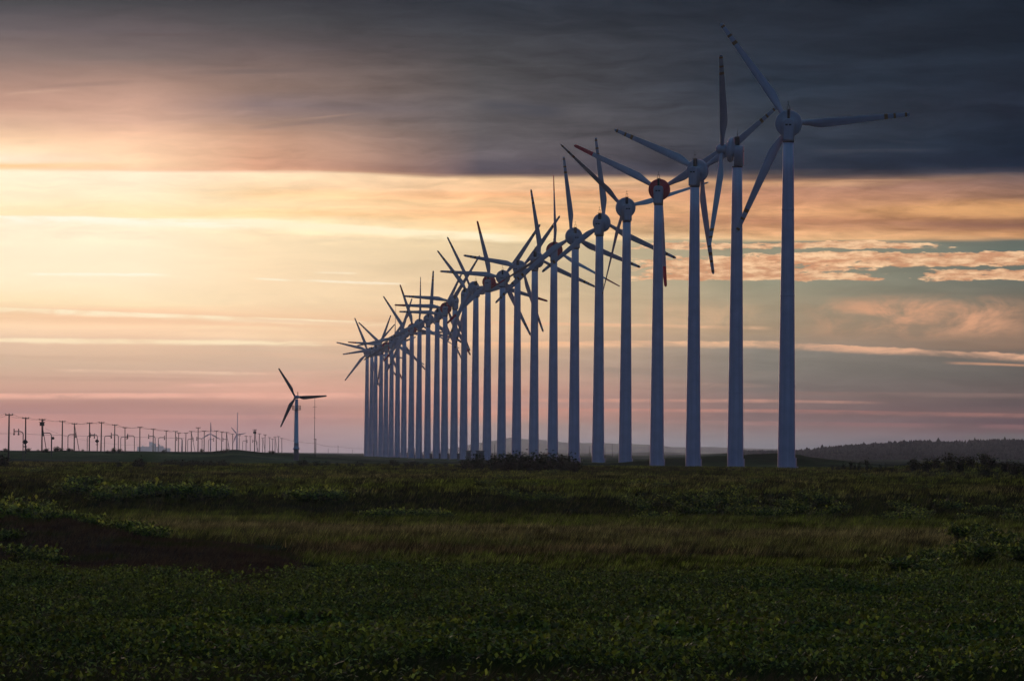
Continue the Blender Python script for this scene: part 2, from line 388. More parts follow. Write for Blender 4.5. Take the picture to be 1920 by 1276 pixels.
for i, (tx, hy, by, yaw, th, pit) in enumerate(TURB, 1):
    d = HUB*F/(by-hy)
    p = at(tx, hy, d)
    red = i in (4, 8, 12, 16, 20, 24)
    t = empty('wind_turbine', (p.x, p.y, p.z-HUB), 0, TL[i], 'wind turbine', 'long row of wind turbines')
    R0 = Matrix.Rotation(rad(yaw), 4, 'Z')
    mobj('tower', MS['tower'], t)
    mobj('entrance', MS['door'], t, (0, 0, 0), Matrix.Rotation(rad(-12), 4, 'Z'))
    mobj('yaw_collar', MS['collar'], t)
    na = mobj('nacelle', MS['nacelle'], t, (0, 0, 0), R0)
    for sx in (-.36, .36): mobj('vent', MS['vent'], na, (sx, -1.39, HUB-.28))
    mobj('wind_sensor_mast', MS['mast'], na)
    axis = Matrix.Translation((0, 0, HUB)) @ R0 @ Matrix.Rotation(TILT, 4, 'X')
    o = mobj('generator_ring', MS['ring_red' if red else 'ring'], t); o.matrix_local = axis
    o = mobj('hub', MS['hub'], t); o.matrix_local = axis
    for k in range(3):
        ang = rad(th)+k*2*math.pi/3
        rot = Matrix.Rotation(math.pi/2-ang, 4, 'Y')       # +Z turned clockwise seen from behind
        o = mobj('blade', MS['blade_red' if red else 'blade'], t)
        o.matrix_local = axis @ Matrix.Translation((0, 3.45, 0)) @ rot @ Matrix.Rotation(rad(-pit), 4, 'Z')

# ---------------------------------------------------------------- small turbine with a service platform
def small_turbine(loc, H, R, yaw, th, label, platform=True, mt=M_SMALL, mb_=M_SBLADE, group=None):
    t = empty('small_wind_turbine', loc, 0, label, 'wind turbine', group)
    k = H/18.0
    b = MB()
    if platform:
        b.lathe([(-1.5*k, .72*k), (3.9*k, .68*k), (3.92*k, 1.02*k), (4.05*k, 1.02*k), (4.4*k, .66*k), (5.4*k, .64*k), (5.42*k, .7*k), (5.7*k, .7*k), (5.72*k, .6*k), (17.4*k, .42*k)], seg=24)
    else: b.lathe([(-3*k, .62*k), (17.5*k, .36*k)], seg=16)
    b.build('tower', mt, t)
    if platform:
        z0 = 14.5*k
        pf = MB(); pf.lathe([(z0, .5), (z0, 1.18), (z0+.14, 1.18), (z0+.12, .5)], seg=20); pf.build('platform', M_DARK, t)
        rl = MB()
        for z in (z0+.6, z0+1.15): rl.tube([(1.12*math.cos(a), 1.12*math.sin(a), z) for a in [2*math.pi*q/20 for q in range(21)]], .045, 6)
        for q in range(8):
            a = 2*math.pi*q/8+.2; rl.tube([(1.12*math.cos(a), 1.12*math.sin(a), z0+.1), (1.12*math.cos(a), 1.12*math.sin(a), z0+1.17)], .06, 6)
        rl.build('railing', M_DARK, t)
        ld = MB()
        for sx in (-.18, .18): ld.tube([(-.62+.0, sx, 6*k), (-.52, sx, z0)], .03, 5)
        for q in range(26):
            z = 6*k+(z0-6*k)*q/26.; ld.tube([(-.62+.1*q/26., -.18, z), (-.62+.1*q/26., .18, z)], .025, 5)
        ld.build('ladder', M_DARK, t)
    R0 = Matrix.Translation((0, 0, H)) @ Matrix.Rotation(rad(yaw), 4, 'Z')
    nb = MB(); nb.lathe([(-1.25*k, .28*k), (-1.15*k, .42*k), (-.2*k, .5*k), (.55*k, .5*k), (.62*k, .4*k)], 'Y', 18)
    o = nb.build('nacelle', mt, t); o.matrix_local = R0
    hb = MB(); hb.lathe([(.6*k, .42*k), (.9*k, .46*k), (1.2*k, .36*k), (1.4*k, .12*k), (1.43*k, 0)], 'Y', 16)
    o = hb.build('hub', mb_, t); o.matrix_local = R0
    if platform:
        m = MB(); m.tube([(0, -.7, .4), (0, -.7, 1.5)], .05, 6); m.tube([(.25, -.4, .4), (.25, -.4, 1.1)], .05, 6); m.tube([(-.3, -.7, 1.2), (.3, -.7, 1.2)], .03, 6)
        o = m.build('wind_sensor_mast', M_DARK, t); o.matrix_local = R0
    me = blade_mesh(2, R, .52*k if platform else .6*k).mesh('blade', [mb_])
    for q in range(3):
        ang = rad(th)+q*2*math.pi/3
        o = mobj('blade', me, t); o.matrix_local = R0 @ Matrix.Translation((0, .95*k, 0)) @ Matrix.Rotation(math.pi/2-ang, 4, 'Y')
    return t
d = 1788.; p = at(556.2, 744, d)
small_turbine((p.x, p.y, at(555, 869, d).z), p.z-at(555, 869, d).z, 9.2, 24, 2.5, 'lone small turbine with dark blades, railed platform and pale ringed tower foot')
for (x, y, dd, R, th, lab) in ((395, 812.5, 5200, 8.9, 90, 'tiny distant white turbine with one blade upright among the utility poles'),
                               (444, 814, 5400, 7.6, 8, 'tiny distant white turbine beside the tall thin chimney among the poles')):
    p = at(x, y, dd); z0 = at(x, 848, dd).z
    small_turbine((p.x, p.y, z0), p.z-z0, R, 5, th, lab, False, M_PAINT, M_SMALL)

# ---------------------------------------------------------------- road-side poles on the left
def tmpl_pole(Hh, kind):
    ps = []
    a = MB(); a.tube([(0, 0, -2.5), (0, 0, Hh)], [.25, .17], 10); ps.append(('pole', a.mesh('pole', M_WOOD), None))
    c = MB(); c.box((0, 0, Hh-.25), (1.0, .08, .10))
    if kind == 'transformer': c.box((0, 0, Hh-.95), (.95, .06, .07)); c.box((0, 0, Hh-2.0), (.75, .3, .05))
    ps.append(('crossarm', c.mesh('crossarm', M_DARK), None))
    for x in ((-.85, 0, .85)):
        q = MB(); q.lathe([(Hh-.18, .05), (Hh-.1, .11), (Hh, .07), (Hh+.06, .11), (Hh+.16, .06)], seg=8, o=(x, 0, 0))
        ps.append(('insulator', q.mesh('insulator', M_CER), None))
    if kind == 'brace':
        b = MB(); b.tube([(.1, 0, Hh-.9), (2.2, .3, -1.5)], [.1, .12], 8); ps.append(('brace', b.mesh('brace', M_WOOD), None))
    if kind == 'transformer':
        for x in (-.42, .42):
            q = MB(); q.lathe([(Hh-1.95, .26), (Hh-1.9, .3), (Hh-1.1, .3), (Hh-1.0, .2), (Hh-.96, .0)], seg=12, o=(x, 0, 0)); ps.append(('transformer', q.mesh('transformer', M_DARK), None))
        b = MB(); b.tube([(.3, 0, Hh), (.3, 0, Hh-3.2), (1.8, .3, -1.5)], [.09, .1, .12], 8); ps.append(('brace', b.mesh('brace', M_WOOD), None))
    return ps
TP = {k: tmpl_pole(10.6, k) for k in ('plain', 'brace', 'transformer')}
def put(tm, name, loc, rz, s, label, cat, group):
    t = empty(name, loc, rz, label, cat, group); t.scale = (s, s, s)
    if name == 'utility_pole': t.rotation_euler = (random.gauss(0, .008), random.gauss(0, .010), rz)
    for nm, me, _ in tm: mobj(nm, me, t)
    return t
POLES = [(16.7, 775.5, 857, 'plain'), (48.4, 782.2, 853, 'plain'), (79, 785, 852, 'transformer'), (116.9, 788.5, 850, 'plain'), (139.5, 793, 850.5, 'brace'),
 (168, 791.8, 849, 'plain'), (189.7, 790.7, 848.5, 'plain'), (215, 795.3, 848.5, 'plain'), (235, 800.5, 848, 'plain'), (262.5, 799.7, 848, 'plain'), (287.4, 803.3, 848.5, 'plain'),
 (311.9, 806.5, 848.5, 'plain'), (329, 807.6, 848.5, 'plain'), (334.5, 811, 848.5, 'plain'), (348.3, 810.8, 848.5, 'plain'), (359, 807.6, 847.5, 'brace'), (371.6, 800.6, 847.5, 'plain'),
 (383, 807, 847, 'plain'), (405.8, 806.8, 847, 'plain'), (415.6, 808.4, 847, 'plain'), (424.5, 809.6, 847, 'brace'), (436.6, 812.3, 846, 'plain'), (448.5, 815.5, 846, 'plain'),
 (461.6, 816.5, 846.5, 'plain'), (469.4, 817, 846.5, 'plain'), (477.7, 804.5, 847, 'transformer'), (486, 812, 847, 'plain'), (492.5, 820, 847.5, 'brace'), (497, 814, 847.5, 'plain'),
 (506, 819.3, 848, 'plain'), (511, 822, 848, 'plain'), (516, 818.6, 848, 'brace'), (522.5, 817.3, 848.3, 'plain'), (528.8, 820.8, 848.6, 'plain')]
PTOP = []
for i, (x, y, yb, k) in enumerate(POLES):
    d = 10.6*F/(yb-y); d = min(d, 5300)
    s = (yb-y)*d/F/10.6
    p = at(x, y, d)
    if i == 0: lab = 'tallest dark utility pole at the left edge of the photo'
    elif i == 1: lab = 'second dark utility pole from the left edge, beside the double road marker'
    elif k == 'transformer': lab = 'dark utility pole carrying two transformers, near the left edge' if i < 6 else 'tall crowded pole with two transformers near the far end of the pole line'
    elif k == 'brace' and i < 6: lab = 'utility pole with a slanting brace, nearest one so braced'
    elif k == 'brace': lab = 'small distant utility pole with a slanting brace in the pole line'
    elif i == 16: lab = 'utility pole standing taller than its neighbours, left of the upright-bladed tiny turbine'
    elif i < 11: lab = 'plain dark utility pole with one crossarm in the near half of the line'
    else: lab = 'small plain dark utility pole in the far crowded part of the line'
    put(TP[k], 'utility_pole', (p.x, p.y, p.z-10.6*s), -.12, s, lab, 'utility pole', 'utility poles along the left road')
    PTOP.append((p, s))
M_WIRE = plain('wire_black', (.03, .03, .03), .6, .1)
def wire(pts, r, sag, label, group=None):
    mb = MB(); path = []
    for a, b in zip(pts[:-1], pts[1:]):
        a = Vector(a); b = Vector(b)
        for q in range(8):
            t = q/8.; w = a.lerp(b, t); w.z -= sag*4*t*(1-t); path.append(w)
    path.append(Vector(pts[-1])); rr = [r*max(1, w.y/1900.) for w in path]
    mb.tube(path, rr, 5); o = mb.build('overhead_wire', M_WIRE)
    tag(o, label, 'wire', group); return o
run = [0, 1, 2, 3, 4, 5, 6, 7, 8, 9, 10, 11, 12, 14, 15, 17, 18, 19, 20, 21]
for off, nm in ((-.85, 'left'), (.85, 'right')):
    pts = [at(-40, 783, 1560)+Vector((off, 0, 0))]+[PTOP[i][0]+Vector((off*PTOP[i][1], 0, .08)) for i in run]
    wire(pts, .032, .55, 'thin sagging wire strung along the %s ends of the pole crossarms' % nm, 'wires between the poles')
wire([at(-60, 811, 1580)]+[at(x, y, dd) for x, y, dd in ((45, 812.3, 1840), (78, 814.3, 2020), (117, 815.5, 2150), (139, 816.5, 2290), (189, 816.5, 2360), (235, 818, 2800), (287, 819.5, 3000), (345, 821, 3500))], .045, .08,
     'straight dark cable strung level at half height of the left poles', 'wires between the poles')
wire([at(x, y, dd) for x, y, dd in ((85, 803, 2020), (139, 821, 2290), (215, 832, 2700), (262, 833, 2900))], .03, .3, 'thin cable dropping right from the near transformer pole', 'wires between the poles')
wire([at(528, 821, 5300), at(592, 831, 5000), at(634, 837, 5200), at(700, 840, 5300)], .035, .8, 'faint wire running right from the last pole behind the lone turbine', 'wires between the poles')

# overhanging road edge markers: bent post with arrow plate
def tmpl_marker(side, two=False):
    ps = []; h = 5.6
    a = MB(); path = [(0, 0, -2.5), (0, 0, h-.7)]+[(side*.7*(1-math.cos(q)), 0, h-.7+.7*math.sin(q)) for q in (.4, .8, 1.2, 1.57)]+[(side*2.3, 0, h)]
    a.tube(path, .11, 8); ps.append(('bent_post', a.mesh('bent_post', M_GALV), None))
    for x in ((2.2, 1.1) if two else (2.2,)):
        q = MB(); q.box((side*x, 0, h+.05), (.11, .05, .62)); q.box((side*x, 0, h-.72), (.2, .05, .16), rz=0)
        ps.append(('arrow_plate', q.mesh('arrow_plate', M_DARK), None))
    return ps
TMK = {(s, t): tmpl_marker(s, t) for s in (-1, 1) for t in (False, True)}
MARK = [(43.5, 808.5, 852, -1, True), (96.4, 811.2, 851, -1, False), (127.5, 814, 850.5, 1, False), (163.8, 816, 849.5, 1, False), (182.6, 814.5, 849, -1, False), (196, 816.5, 849, 1, False),
        (222, 814.5, 848.5, -1, False), (226.5, 818.5, 848.5, 1, False), (252, 816.3, 848, -1, False), (291, 817.2, 848.5, -1, False), (297, 819.5, 848.5, 1, False), (342, 821.5, 848.5, -1, False), (352, 822.5, 848.5, 1, False),
        (379, 821.5, 847.5, -1, False), (391, 823, 847.5, 1, False), (427.5, 823, 847, -1, False), (455, 826, 847, 1, False), (482, 826, 847, -1, False)]
for i, (x, y, yb, sd, two) in enumerate(MARK):
    d = min(5.6*F/(yb-y), 3600); s = (yb-y)*d/F/5.6; p = at(x, y, d)
    lab = ('grey bent road marker post with two hanging plates at far left' if two else
           ('grey bent road edge marker reaching left over the road' if sd < 0 else 'grey bent road edge marker reaching right over the road'))
    put(TMK[(sd, two)], 'road_marker', (p.x, p.y, p.z-5.6*s), 0, s, lab, 'road marker', 'bent road edge markers among the poles')
# warning signs on short posts
def sign_post(x, y, yb, d, kind, label):
    p = at(x, y, d); z0 = at(x, yb, d).z; h = p.z-z0
    t = empty('road_sign', (p.x, p.y, z0), 0, label, 'road sign', 'road signs among the left poles')
    a = MB(); a.tube([(0, 0, -1.5), (0, 0, h+.4)], .07, 8); a.build('post', M_GALV, t)
    q = MB(); s = .55
    if kind == 'diamond':
        q.box((0, -.1, h), (s, .03, s)); o = q.build('sign_plate', M_DARK, t); o.matrix_local = Matrix.Translation((0, 0, h)) @ Matrix.Rotation(math.pi/4, 4, 'Y') @ Matrix.Translation((0, 0, -h))
        q2 = MB(); q2.box((0, -.1, h-1.2), (.45, .03, .12)); q2.build('sub_plate', M_DARK, t)
    else:
        q.lathe([(-.13, .38), (-.07, .38)], 'Y', 16, o=(.3, 0, h)); q.build('sign_plate', M_DARK, t)
sign_post(47.3, 828, 852, 1700, 'diamond', 'dark diamond road sign with a small plate beneath, second pole from left')
sign_post(182, 826.5, 849, 2300, 'diamond', 'dark diamond road sign under a bent road marker, right of the braced pole')
sign_post(97.5, 821, 851, 1800, 'round', 'small round mirror-like sign on a thin post beside the transformer pole')

# distant works building, chimney, masts
def works():
    d = 20000.; a = at(258, 850, d); b = at(319, 850, d); w = (b.x-a.x); z0 = -2.8; xm = (a.x+b.x)/2
    t = empty('industrial_building', (xm, d, z0), 0, 'hazy works building with rooftop towers behind the left poles', 'building')
    h = at(290, 837.5, d).z-z0
    m = MB(); m.box((-w*.1, 0, h/2-1), (w*.4, 25, h/2+1)); m.box((w*.4, 3, h*.4-1), (w*.1, 20, h*.4+1)); m.build('wall', M_WALL, t)
    m = MB(); m.box((-w*.1, 0, h+.4), (w*.4+.6, 25.6, .4)); r = m.build('roof', M_ROOF, t)
    def tower(px0, px1, top, nm, y=0):
        x0 = at(px0, 840, d).x-xm; x1 = at(px1, 840, d).x-xm; hh = at((px0+px1)/2, top, d).z-z0
        m = MB(); m.box(((x0+x1)/2, y, (h+.8+hh)/2), ((x1-x0)/2, 6, (hh-h-.8)/2)); m.build(nm, M_WALL, r)
    tower(279.5, 287, 828.5, 'roof_tower', 8); tower(288, 293, 831, 'roof_tower', -8); tower(296, 301, 833.5, 'roof_tower', 8); tower(303, 306, 835.5, 'roof_block', -4); tower(265, 270, 835.8, 'roof_block', 4)
    for px, tp in ((281, 826), (285, 826.5), (298, 829), (268, 832), (275, 834)):
        x0 = at(px, 840, d).x-xm; m = MB(); m.tube([(x0, -16, h+.8), (x0, -16, at(px, tp, d).z-z0)], .7, 8); m.build('flue', M_ROOF, r)
works()
def mast(x, y, yb, d, r, label, arms=(), mat=M_GALV, name='mast'):
    p = at(x, y, d); z0 = at(x, yb, d).z; h = p.z-z0
    t = empty(name, (p.x, p.y, z0), 0, label, name.replace('_', ' '))
    m = MB(); m.tube([(0, 0, -2), (0, 0, h)], [r, r*.55], 10); m.build('shaft', mat, t)
    for f, l in arms:
        m = MB(); m.tube([(-l, 0, h*f), (l, 0, h*f)], r*.4, 6); m.build('spreader', M_DARK, t)
    return t
mast(590.3, 745, 856, 2600, .13, 'tall thin instrument mast right of the lone small turbine', ((.84, .8), (.66, .5), (.3, .4)), M_DARK)
mast(592.2, 822, 857, 2500, .2, 'short stout pole at the foot of the thin instrument mast', ((.96, .35),), M_WOOD, 'short_pole')
mast(445.2, 773.5, 848, 5500, .42, 'tall thin chimney rising above the far utility poles', (), M_WALL, 'chimney')
mast(341.4, 824, 849, 4000, .55, 'short stubby flue stack right of the works building', (), M_ROOF, 'flue_stack')
for x, y, yb, dd, lab in ((634, 835, 856, 5200, 'small lone utility pole between the thin mast and the far turbines'), (615.5, 840, 855, 5600, 'short thin post left of the small lone utility pole'),
                     (660.5, 842, 855, 5600, 'short thin post right of the small lone utility pole'), (701, 832, 858, 3600, 'dark post before the third and fourth far towers'), (750.2, 848, 859, 3300, 'short dark post with a cap at the foot of the far towers'),
                     (763.8, 840, 859, 3200, 'dark post with cap, right of the short capped post'), (777.5, 840, 861, 2900, 'dark post with small box among the far tower feet'), (789.3, 828, 860, 2800, 'tallest dark post among the far tower feet'),
                     (927.5, 832, 860, 2300, 'thin dark post between the tenth and eleventh towers'), (1105, 836, 850, 5200, 'far pole on the hazy hills left of the fifth tower'), (1134.5, 836, 853, 4000, 'far pole on the hazy hills just right of the sixth tower'), (1148, 832, 850, 5000, 'far pole with crossarm on the hazy hills, left of the fifth tower')):
    mast(x, y, yb, dd, .14 if dd < 5000 else .22, lab, ((.97, .5),) if x in (634, 1148, 750.2, 763.8, 777.5) else (), M_DARK, 'post')
for x, y0, y1, dd, w, lab in ((878.5, 845, 861, 2550, 1.1, 'tall grey cabinet with dark cap beside the fourteenth tower foot'), (900.3, 845, 861, 2500, 1.7, 'wide grey kiosk with flat dark roof between two tower feet'),
                         (808, 851, 860, 2900, .65, 'low grey cabinet at the eighteenth tower foot'), (824.5, 850, 860, 2800, .45, 'narrow grey cabinet left of the fourth red-ringed tower'), (841, 850.5, 860, 2750, .55, 'small grey cabinet right of the fourth red-ringed tower'), (859.5, 850.5, 860.5, 2650, .6, 'small grey cabinet left of the tall capped cabinet')):
    p = at(x, y0, dd); z0 = at(x, y1, dd).z; h = p.z-z0
    t = empty('equipment_cabinet', (p.x, p.y, z0), 0, lab, 'cabinet', 'cabinets at the tower feet')
    m = MB(); m.box((0, 0, h/2-.5), (w*.88, .9, h/2+.5)); m.build('body', M_KIOSK, t)
    m = MB(); m.box((0, 0, h+.08), (w*1.12, 1.05, .08)); m.build('roof', M_DARK, t)
    m = MB(); m.box((w*.1, -.93, h*.45), (w*.5, .04, h*.38)); m.build('door', M_GALV, t)

# ---------------------------------------------------------------- vegetation
def sample(n, d0, d1, p0=-90, p1=2010):
    d = np.sqrt(RNG.uniform(d0*d0, d1*d1, n)); px = RNG.uniform(p0, p1, n); a = (px-960)/F
    return d, px, d*np.sin(a), d*np.cos(a)
def blades(d, x, y, h, w, lean, col, hn=.25):
    n = len(d); z = zg(x, y)-.05; a = RNG.uniform(0, 2*np.pi, n)*.35+RNG.choice([0, np.pi], n)
    ca, sa = np.cos(a)*w/2, np.sin(a)*w/2
    la = RNG.normal(.5, .9, n); lx = lean*h*np.cos(la); ly = lean*h*np.sin(la)*.6
    V = np.empty((n, 3, 3))
    V[:, 0] = np.c_[x-ca, y-sa, z]; V[:, 1] = np.c_[x+ca, y+sa, z]; V[:, 2] = np.c_[x+lx, y+ly, z+h]
    C = np.repeat(col[:, None], 3, 1)
    return V.reshape(-1, 3), np.arange(3*n).reshape(n, 3), C.reshape(-1, 3)
def mixc(a, b, t): return np.array(a)[None]*(1-t[:, None])+np.array(b)[None]*t[:, None]
GREEN = (.10, .122, .020); DEEP = (.030, .042, .014); STRAW = (.24, .18, .075); RUST = (.17, .085, .05); OLIVE = (.125, .122, .032)
def brownmask(px, d): return bump(px, d+.13*px, BRN, 392, 60)/1.3
def grass_mid():
    d, px, x, y = sample(640000, 285, 640)
    bm = brownmask(px, d)
    n1 = fbm(x/16., y/40., 61)+.5; n2 = fbm(x/40., y/22., 62)+.5; n3 = fbm(x/1.8, y/4.5, 63)+.5; n4 = fbm(x/9., y/14., 64)+.5; n5 = fbm(x/.42, y/1.3, 65, 2)+.5
    keep = RNG.random(len(d)) > sst(bm+.3*(n4-.5)+.12*(n3-.5), .06, .18)
    keep &= RNG.random(len(d)) < (.12+1.25*n3)
    dd = d+50*(n4-.5)+.03*(px-960)
    t = np.exp(-((dd-470)/48)**2)+.45*np.exp(-((dd-395)/30)**2)*sst(px, 900, 1400)+1.1*(n1-.55)
    t = np.clip(t+RNG.normal(0, .15, len(d)), 0, 1)
    col = mixc(GREEN, STRAW, t*.7)
    rust = sst(n2, .46, .62)*np.exp(-((d-372)/32)**2); col = col*(1-.5*rust[:, None])+np.array(RUST)*.5*rust[:, None]
    yl = np.exp(-((d-322)/16)**2); col = col*(1-.6*yl[:, None])+np.array((.085, .10, .022))*.6*yl[:, None]
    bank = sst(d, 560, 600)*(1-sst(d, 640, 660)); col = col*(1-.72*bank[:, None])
    col = col*(.32+1.35*sst(n3, .25, .75)*(.6+.8*n4)*(.18+1.75*sst(n5, .38, .64)))[:, None]*(.45+1.5*RNG.random(len(d))**2)[:, None]
    hd = RNG.random(len(d)) < .05; col[hd] = col[hd]*.4+np.array((.26, .21, .09))*.9
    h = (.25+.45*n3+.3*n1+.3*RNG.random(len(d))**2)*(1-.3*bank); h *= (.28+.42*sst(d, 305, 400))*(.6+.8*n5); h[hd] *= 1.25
    k = keep
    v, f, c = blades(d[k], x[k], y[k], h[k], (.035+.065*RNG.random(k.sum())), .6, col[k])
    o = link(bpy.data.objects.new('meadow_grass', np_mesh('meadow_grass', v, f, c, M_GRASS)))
    tag(o, 'dark green and straw meadow grass before the low bank', 'grass', kind='stuff')
def grass_far():
    d, px, x, y = sample(520000, 630, 1480)
    n1 = fbm(x/30., y/120., 71)+.5; n2 = fbm(x/90., y/60., 72)+.5; n3 = fbm(x/3.5, y/16., 73)+.5; n4 = fbm(x/14., y/50., 74)+.5; n5 = fbm(x/.9, y/4., 75, 2)+.5
    k = RNG.random(len(d)) < (.15+1.2*n3)
    t = np.clip(.25+1.8*(n1-.45), 0, 1)
    col = mixc(GREEN, OLIVE, t); col = col+(np.array(STRAW)-col)*(.35*sst(n4, .5, .7))[:, None]
    dk = sst(n2, .5, .64)*sst(n4, .35, .6); col = col*(1-.6*dk[:, None])
    col = col*((.4+1.2*sst(n3, .28, .72))*(.15+1.6*sst(n5, .38, .64)))[:, None]*(.45+1.4*RNG.random(len(d))**2)[:, None]
    h = .12+.22*n3+.15*n4+.2*n5+.25*RNG.random(len(d))**2
    w = .08+.13*RNG.random(len(d))
    v, f, c = blades(d[k], x[k], y[k], h[k], w[k], .5, col[k])
    o = link(bpy.data.objects.new('plateau_grass', np_mesh('plateau_grass', v, f, c, M_GRASS)))
    tag(o, 'olive grass on the raised flat before the turbine feet', 'grass', kind='stuff')
def leaves_arr(P, size, tilt_up, col):
    """P centre points; folded leaf: base, left, tip, right"""
    n = len(P); az = RNG.uniform(0, 2*np.pi, n); el = RNG.normal(tilt_up, .48, n)
    dirv = np.c_[np.cos(az)*np.cos(el), np.sin(az)*np.cos(el), np.sin(el)]
    side = np.c_[-np.sin(az), np.cos(az), RNG.normal(0, .5, n)]; side /= np.linalg.norm(side, axis=1)[:, None]
    up = np.cross(dirv, side)
    L = size[:, None]; W = (size*RNG.uniform(.32, .45, n))[:, None]
    V = np.empty((n, 4, 3)); fold = (size*RNG.uniform(.02, .16, n))[:, None]
    V[:, 0] = P-dirv*L*.5; V[:, 2] = P+dirv*L*.5-np.array([0, 0, 1])*L*.12
    V[:, 1] = P+side*W-up*fold-dirv*L*.05; V[:, 3] = P-side*W-up*fold-dirv*L*.05
    b = np.arange(n)*4
    T = np.concatenate([np.c_[b, b+1, b+2], np.c_[b, b+2, b+3]])
    return V.reshape(-1, 3), T, np.repeat(col, 4, 0)
def knotweed():
    d, px, x, y = sample(900000, 148, 318)
    bm = brownmask(px, d); n1 = fbm(x/6., y/9., 81)+.5; n2 = fbm(x/17., y/17., 82)+.5; n3 = fbm(x/2.2, y/3., 83)+.5
    edge = 297+16*fbm(px/140., px*0, 84)+9*fbm(px/35., px*0, 85)-20*np.exp(-((px-330)/260.)**2)
    k = (d < edge) & (RNG.random(len(d)) > sst(bm, .05, .2))
    thin = sst(n2, .60, .70)*(1-sst(d, 190, 235))          # gaps where low dry plants show
    low = (1-sst(d+9*(n1-.5)+8*sst(px, 700, 1000), 168, 184))
    pinkgap = np.exp(-((px-1500)/230.)**2)*np.exp(-((d-203)/9.)**2)
    k &= RNG.random(len(d)) > np.clip(.85*thin+.85*low+1.2*pinkgap, 0, .97)
    k &= RNG.random(len(d)) < np.clip(1.6*sst(n3, .3, .62)*sst(n1, .15, .5)+.06, 0, 1)
    d, px, x, y, n1, n2, n3 = [q[k] for q in (d, px, x, y, n1, n2, n3)]
    n = len(d)
    can = (.15+1.25*n1+.7*(n3-.5))*(.55+.45*(1-sst(d, edge[k]-7, edge[k])))
    z = zg(x, y)+can*(1-RNG.random(n)**1.6*.85)
    size = RNG.uniform(.07, .165, n)*(.8+.45*n2)*(1+.55*np.exp(-((d-192)/13.)**2)*sst(n1, .35, .6))
    col = mixc((.080, .104, .020), (.36, .41, .085), np.clip(.8*RNG.random(n)**3.2+.25*sst(n2, .4, .65)*RNG.random(n), 0, 1))
    yel = RNG.random(n) < .02; col[yel] = (.16, .13, .04)
    col *= (.4+1.6*RNG.random(n)**2)[:, None]
    v, f, c = leaves_arr(np.c_[x, y, z], size, -.42, col)
    o = link(bpy.data.objects.new('broad_leaf_ground_cover', np_mesh('ground_cover', v, f, c, M_LEAF)))
    tag(o, 'dense broad green leaves covering the foreground', 'ground cover', kind='stuff')
def low_plants():
    """dry stalks, short grass and heath between the leaves and on the brown mound"""
    VV = []; FF = []; CC = []; off = 0
    def add(v, f, c):
        nonlocal off
        VV.append(v); FF.append(f+off); CC.append(c); off += len(v)
    d, px, x, y = sample(120000, 140, 240)
    n1 = fbm(x/4., y/5., 91)+.5; n2 = fbm(x/17., y/17., 82)+.5
    k = RNG.random(len(d)) < np.clip(sst(n2, .52, .66)+1.0*(1-sst(d, 166, 184))+.12, 0, 1)
    col = mixc((.05, .065, .02), (.14, .10, .055), sst(n1, .42, .62)*RNG.random(len(d))); col *= (.6+.7*RNG.random(len(d)))[:, None]
    add(*blades(d[k], x[k], y[k], (.18+.35*RNG.random(k.sum())), (.025+.03*RNG.random(k.sum())), .9, col[k]))
    # tan seed-headed grass clump on the right
    d = RNG.normal(205, 4.5, 9000); px = RNG.normal(1500, 120, 9000); a = (px-960)/F; x = d*np.sin(a); y = d*np.cos(a)
    col = mixc((.16, .10, .06), (.22, .15, .085), RNG.random(9000)); col *= (.6+.6*RNG.random(9000))[:, None]
    add(*blades(d, x, y, .55+.35*RNG.random(9000), .03+.03*RNG.random(9000), .3, col))
    hv = len(VV)
    # heath on the mound
    d, px, x, y = sample(130000, 255, 480, -90, 760); bm = brownmask(px, d)
    n1 = fbm(x/5., y/9., 93)+.5
    k = (RNG.random(len(d)) < sst(bm, .1, .35)*(.4+.9*n1))
    col = mixc((.07, .045, .028), (.19, .145, .07), RNG.random(len(d))*sst(n1, .3, .7)); gr = sst(n1, .56, .7); col = col*(1-gr[:, None])+np.array((.06, .062, .018))*gr[:, None]
    col *= (.7+.5*RNG.random(len(d)))[:, None]
    add(*blades(d[k], x[k], y[k], .12+.28*RNG.random(k.sum())*(.3+n1[k]), .05+.07*RNG.random(k.sum()), .6, col[k]))
    base = sum(len(q) for q in VV[:hv])
    o = link(bpy.data.objects.new('heath', np_mesh('heath', np.concatenate(VV[hv:]), np.concatenate(FF[hv:])-base, np.concatenate(CC[hv:]), M_HEATH)))
    tag(o, 'dark brown heath covering the low mound at the left', 'heath', kind='stuff')
    o = link(bpy.data.objects.new('dry_undergrowth', np_mesh('dry_undergrowth', np.concatenate(VV[:hv]), np.concatenate(FF[:hv]), np.concatenate(CC[:hv]), M_GRASS)))
    tag(o, 'dry stalks and tan grass among the foreground leaves', 'undergrowth', kind='stuff')
grass_mid(); grass_far(); knotweed(); low_plants()

